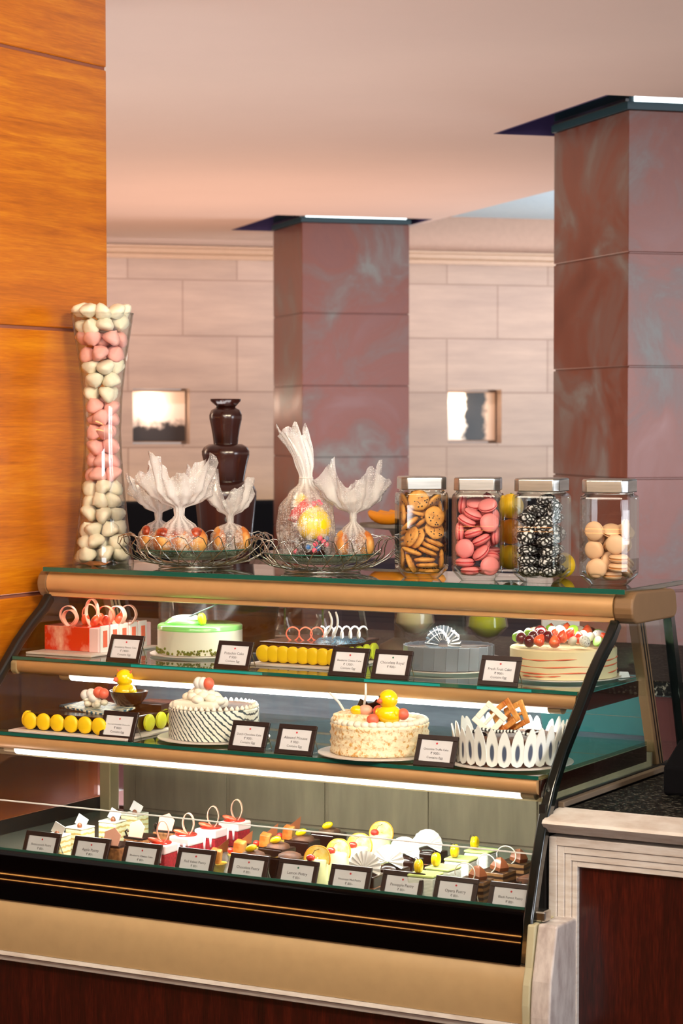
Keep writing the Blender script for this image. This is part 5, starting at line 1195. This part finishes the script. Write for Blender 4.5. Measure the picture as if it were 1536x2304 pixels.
# orange melon slices on a stand, behind the gift bag
sx, sy = -1.17, 1.25
t = thing('cake_stand', 'tall grey pedestal stand with melon slices between the gift bag and the jars', 'stand', (sx, sy, CT))
b = B(); b.lathe([(0,0),(.06,0),(.055,.01),(.015,.03),(.012,.30),(.03,.335),(.11,.345),(.115,.355),(.10,.352),(0,.350)], 40); b.ob('pedestal', M['inner_grey'], t, smooth=50)
for k in range(4):
    o = B(); o.tube([(.07*cos(a), .0, .07*sin(a)*.42) for a in [R(200+q*14) for q in range(11)]], [.006,.011,.014,.016,.017,.017,.017,.016,.014,.011,.006], 10)
    o = o.ob('melon_slice', M['orange'], smooth=180); o.location = (sx-.01+.02*k, sy-.06+.035*k, CT+.398); o.rotation_euler = (0, 0, .15*k-.25)
    tag(o, 'curved orange melon slice on the grey pedestal stand', 'melon slice', 'melon slices on the stand')
# flower vase and goblets standing in for upper-glass reflections, cloche, napkin box
def flower(x, y, z, m, r, lab, stem=.09):
    t_ = thing('flower', lab, 'flower', (x, y, z)); rn_ = random.Random(int(r*1e4)); b = B()
    for k in range(26):
        a = k*2.4; q = r*.9*math.sqrt(k/26); v = b.sph((0,0,0), r*.3, (1,1,.35), 8, 6); b.xf(v, Matrix.Translation((q*cos(a), q*sin(a), r*.75*(1-(q/r)**2))) @ Euler((q/r*1.1*sin(a), -q/r*1.1*cos(a), 0)).to_matrix().to_4x4())
    b.ob('petals', m, t_, smooth=180); b = B(); b.tube([(0,0,.0),(0,.003,-stem)], .003, 6); b.ob('stem', M['pist'], t_, smooth=180)
t = thing('bud_vase', 'short glass bud vase with a pink bloom behind the upper shelf', 'vase', (-1.64, 1.40, CT)); b = B(); b.lathe([(0,0),(.03,0),(.034,.02),(.016,.055),(.02,.07),(.018,.07),(.013,.055),(.03,.02),(0,.005)], 24); b.ob('glass_body', M['jar_glass'], t, smooth=50)
flower(-1.64, 1.40, CT+.085, M['coral_pale'], .045, 'pink bloom standing in for a reflection above the lemon-ringed cake', .075)
t = thing('bud_vase', 'short glass bud vase with an orange bloom behind the upper shelf', 'vase', (-1.52, 1.42, CT)); b = B(); b.lathe([(0,0),(.03,0),(.034,.02),(.016,.055),(.02,.07),(.018,.07),(.013,.055),(.03,.02),(0,.005)], 24); b.ob('glass_body', M['jar_glass'], t, smooth=50)
flower(-1.52, 1.42, CT+.085, mat('vermilion_petals', srgb('d8501c'), .5), .04, 'orange bloom standing in for a reflection right of the pink one', .075)
def goblet(x, y, m, lab):
    t_ = thing('dessert_glass', lab, 'dessert glass', (x, y, CT)); b = B(); b.lathe([(0,0),(.035,0),(.033,.004),(.006,.01),(.006,.04),(.03,.055),(.058,.085),(.052,.12),(.050,.12),(.055,.085),(.028,.059),(0,.05)], 32); b.ob('glass_body', M['jar_glass'], t_, smooth=50)
    b = B(); b.lathe([(0,.053),(.027,.060),(.052,.086),(.048,.11),(.03,.125),(0,.13)], 28); b.ob('mousse', m, t_, smooth=180)
goblet(-1.07, 1.15, M['cake_cream'], 'footed glass of beige mousse standing in for a reflection above the grey cake')
goblet(-.84, 1.14, M['yellow_green'], 'footed glass of yellow-green mousse standing in for a reflection')
t = thing('glass_cloche', 'tall glass cloche over a chocolate cake on the back counter, left', 'cloche', (-1.99, 1.45, CT))
b = B(); b.lathe([(.115,0),(.115,.14),(.10,.19),(.06,.22),(.0,.23),(0,.227),(.058,.217),(.098,.188),(.112,.14),(.112,0)], 40); b.ob('dome', M['jar_glass'], t, smooth=50)
b = B(); b.sph((0,0,.24), .014); b.ob('knob', M['jar_glass'], t, smooth=180)
b = B(); b.lathe([(0,0),(.08,0),(.08,.09),(.0,.1)], 32); b = b.ob('covered_cake', M['choc'], smooth=40); b.location = (-1.99, 1.45, CT+.0005); tag(b, 'dark cake under the tall glass cloche', 'cake')
b = B(); b.box(-.05,.05,-.01,.01,0,.15); b = b.ob('white_sign', M['white'], bevel=.002); b.location = (-.605, 1.10, CT); b.rotation_euler = (0,0,R(30)); tag(b, 'blank white upright sign seen through the case above the fruit cake', 'sign')
# small white tag on the shelf end
b = B(); b.prism([(-.016,0),(.016,0),(.012,.012),(-.010,.014)], -.002, .002, 'y'); b = b.ob('paper_tag', M['white']); b.location = (-.03, .15, Z1+.0005); b.rotation_euler = (R(-10),0,R(60)); tag(b, 'tiny white paper tag on the upper shelf behind the fruit cake', 'tag')

# warm strip lamps placed unseen behind the camera to mirror in the black glass
M['led_orange'] = emis('orange_led_strip', (1,.42,.10), 18)
b = B(); b.box(-7, 5, -6.3, -6.0, 0, 1.1); b.box(-7, 5, -6.2, -6.0, 1.1, 2.0)
struct(b.ob('wall_front', M['mahogany']))
for n_, z_ in enumerate((1.30, 1.46)):
    b = B(); b.box(-6.5, 4.5, -5.996, -5.98, z_, z_+.02); struct(b.ob('trim_%d' % (n_+5), M['led_orange']))
# ------------------------------------------------------------ lights
def area(name, loc, target, sx_, sy_, power, col=(1,1,1), spread=180):
    l = bpy.data.lights.new(name, 'AREA'); l.shape = 'RECTANGLE'; l.size = sx_; l.size_y = sy_; l.energy = power; l.color = col; l.spread = R(spread)
    o = bpy.data.objects.new(name, l); COL.objects.link(o); o.location = loc
    o.rotation_euler = (Vector(target)-Vector(loc)).to_track_quat('-Z', 'Y').to_euler(); return o
def RW(r_, d_, z): return (CAMP.x+r_*cos(R(46))-d_*sin(R(46)), CAMP.y+r_*sin(R(46))+d_*cos(R(46)), z)
area('shelf_lamp_upper', (-.70, -.085, .975), (-.70, .02, .88), 1.2, .02, 4.6, (1,.97,.9), 170)
area('shelf_lamp_lower', (-.70, -.275, .815), (-.70, -.18, .6), 1.2, .02, 3.5, (1,.96,.88), 170)
area('top_rail_fill', (-.75, .05, 1.160), (-.75, .08, 1.0), 1.35, .02, 1.3, (1,.98,.94), 170)  # unseen fill added under the top rail for the upper cakes
area('camera_side_fill', (4.6, -7.5, 2.3), (-.5, .5, 1.0), 3.0, 2.0, 260, (.93,.96,1))  # unseen cool fill added behind the camera for soft front light
area('cool_column_fill', RW(7.2, -1.8, 1.9), RW(3.8, 10.0, 1.6), 4.5, 2.4, 270, (.88,.93,1))  # unseen fill added to give the column fronts a cool sheen
area('upper_ceiling_fill', RW(7.0, 11.5, 1.2), RW(5.5, 12.5, 2.9), 2.0, 2.0, 120, (.78,.9,1))  # unseen upward fill added to brighten the pale upper ceiling
area('warm_overhead_fill', (-.2, -2.4, 2.66), (-.8, .0, .9), 1.6, .8, 60, (1,.86,.68))  # unseen warm fill added overhead towards case and veneer wall
area('veneer_wall_fill', (1.0, -1.5, 2.62), (-1.6, .1, 1.5), .8, .3, 17, (1,.84,.6), 90)  # unseen fill added to brighten the orange veneer wall
area('wall_wash', RW(4.2, 13.6, 2.6), RW(4.2, 14.3, 1.4), 6.0, .1, 26, (.95,.86,.9))
area('warm_column_fill', RW(-1.0, 9.0, 2.3), RW(3.5, 12.0, 1.7), 2.0, 1.5, 105, (1,.72,.52))  # unseen fill added to warm the left faces of the columns
area('near_ceiling_fill', RW(1.6, 6.4, .5), RW(1.6, 6.6, 2.7), 2.4, 2.4, 120, (1,.95,.93))  # unseen fill added low down to brighten the near ceiling
area('far_ceiling_fill', RW(2.5, 11.2, .5), RW(2.5, 11.2, 2.7), 3.0, 2.0, 60, (1,.68,.52))  # unseen warm fill added low down for the far ceiling
for q, e in zip(NICHES, (1.3, 1.6)):
    l = bpy.data.lights.new('niche_spot', 'POINT'); l.energy = e; l.color = (1,.85,.68); l.shadow_soft_size = .02
    o = bpy.data.objects.new('niche_spot', l); COL.objects.link(o); o.location = RW(q[0]+(.13 if q[0] < 4 else .09), 14.38, 1.70)
w = bpy.data.worlds.new('room_ambience'); SC.world = w; w.use_nodes = True
w.node_tree.nodes['Background'].inputs[0].default_value = (.62, .50, .45, 1); w.node_tree.nodes['Background'].inputs[1].default_value = .6
vs = SC.view_settings; vs.view_transform = 'Standard'; vs.look = 'None'; vs.gamma = 1; vs.use_curve_mapping = False; vs.exposure = .5
c = SC.cycles; c.transparent_max_bounces = 40; c.max_bounces = 8; c.diffuse_bounces = 3; c.glossy_bounces = 4; c.sample_clamp_indirect = 6; c.caustics_reflective = False; c.caustics_refractive = False
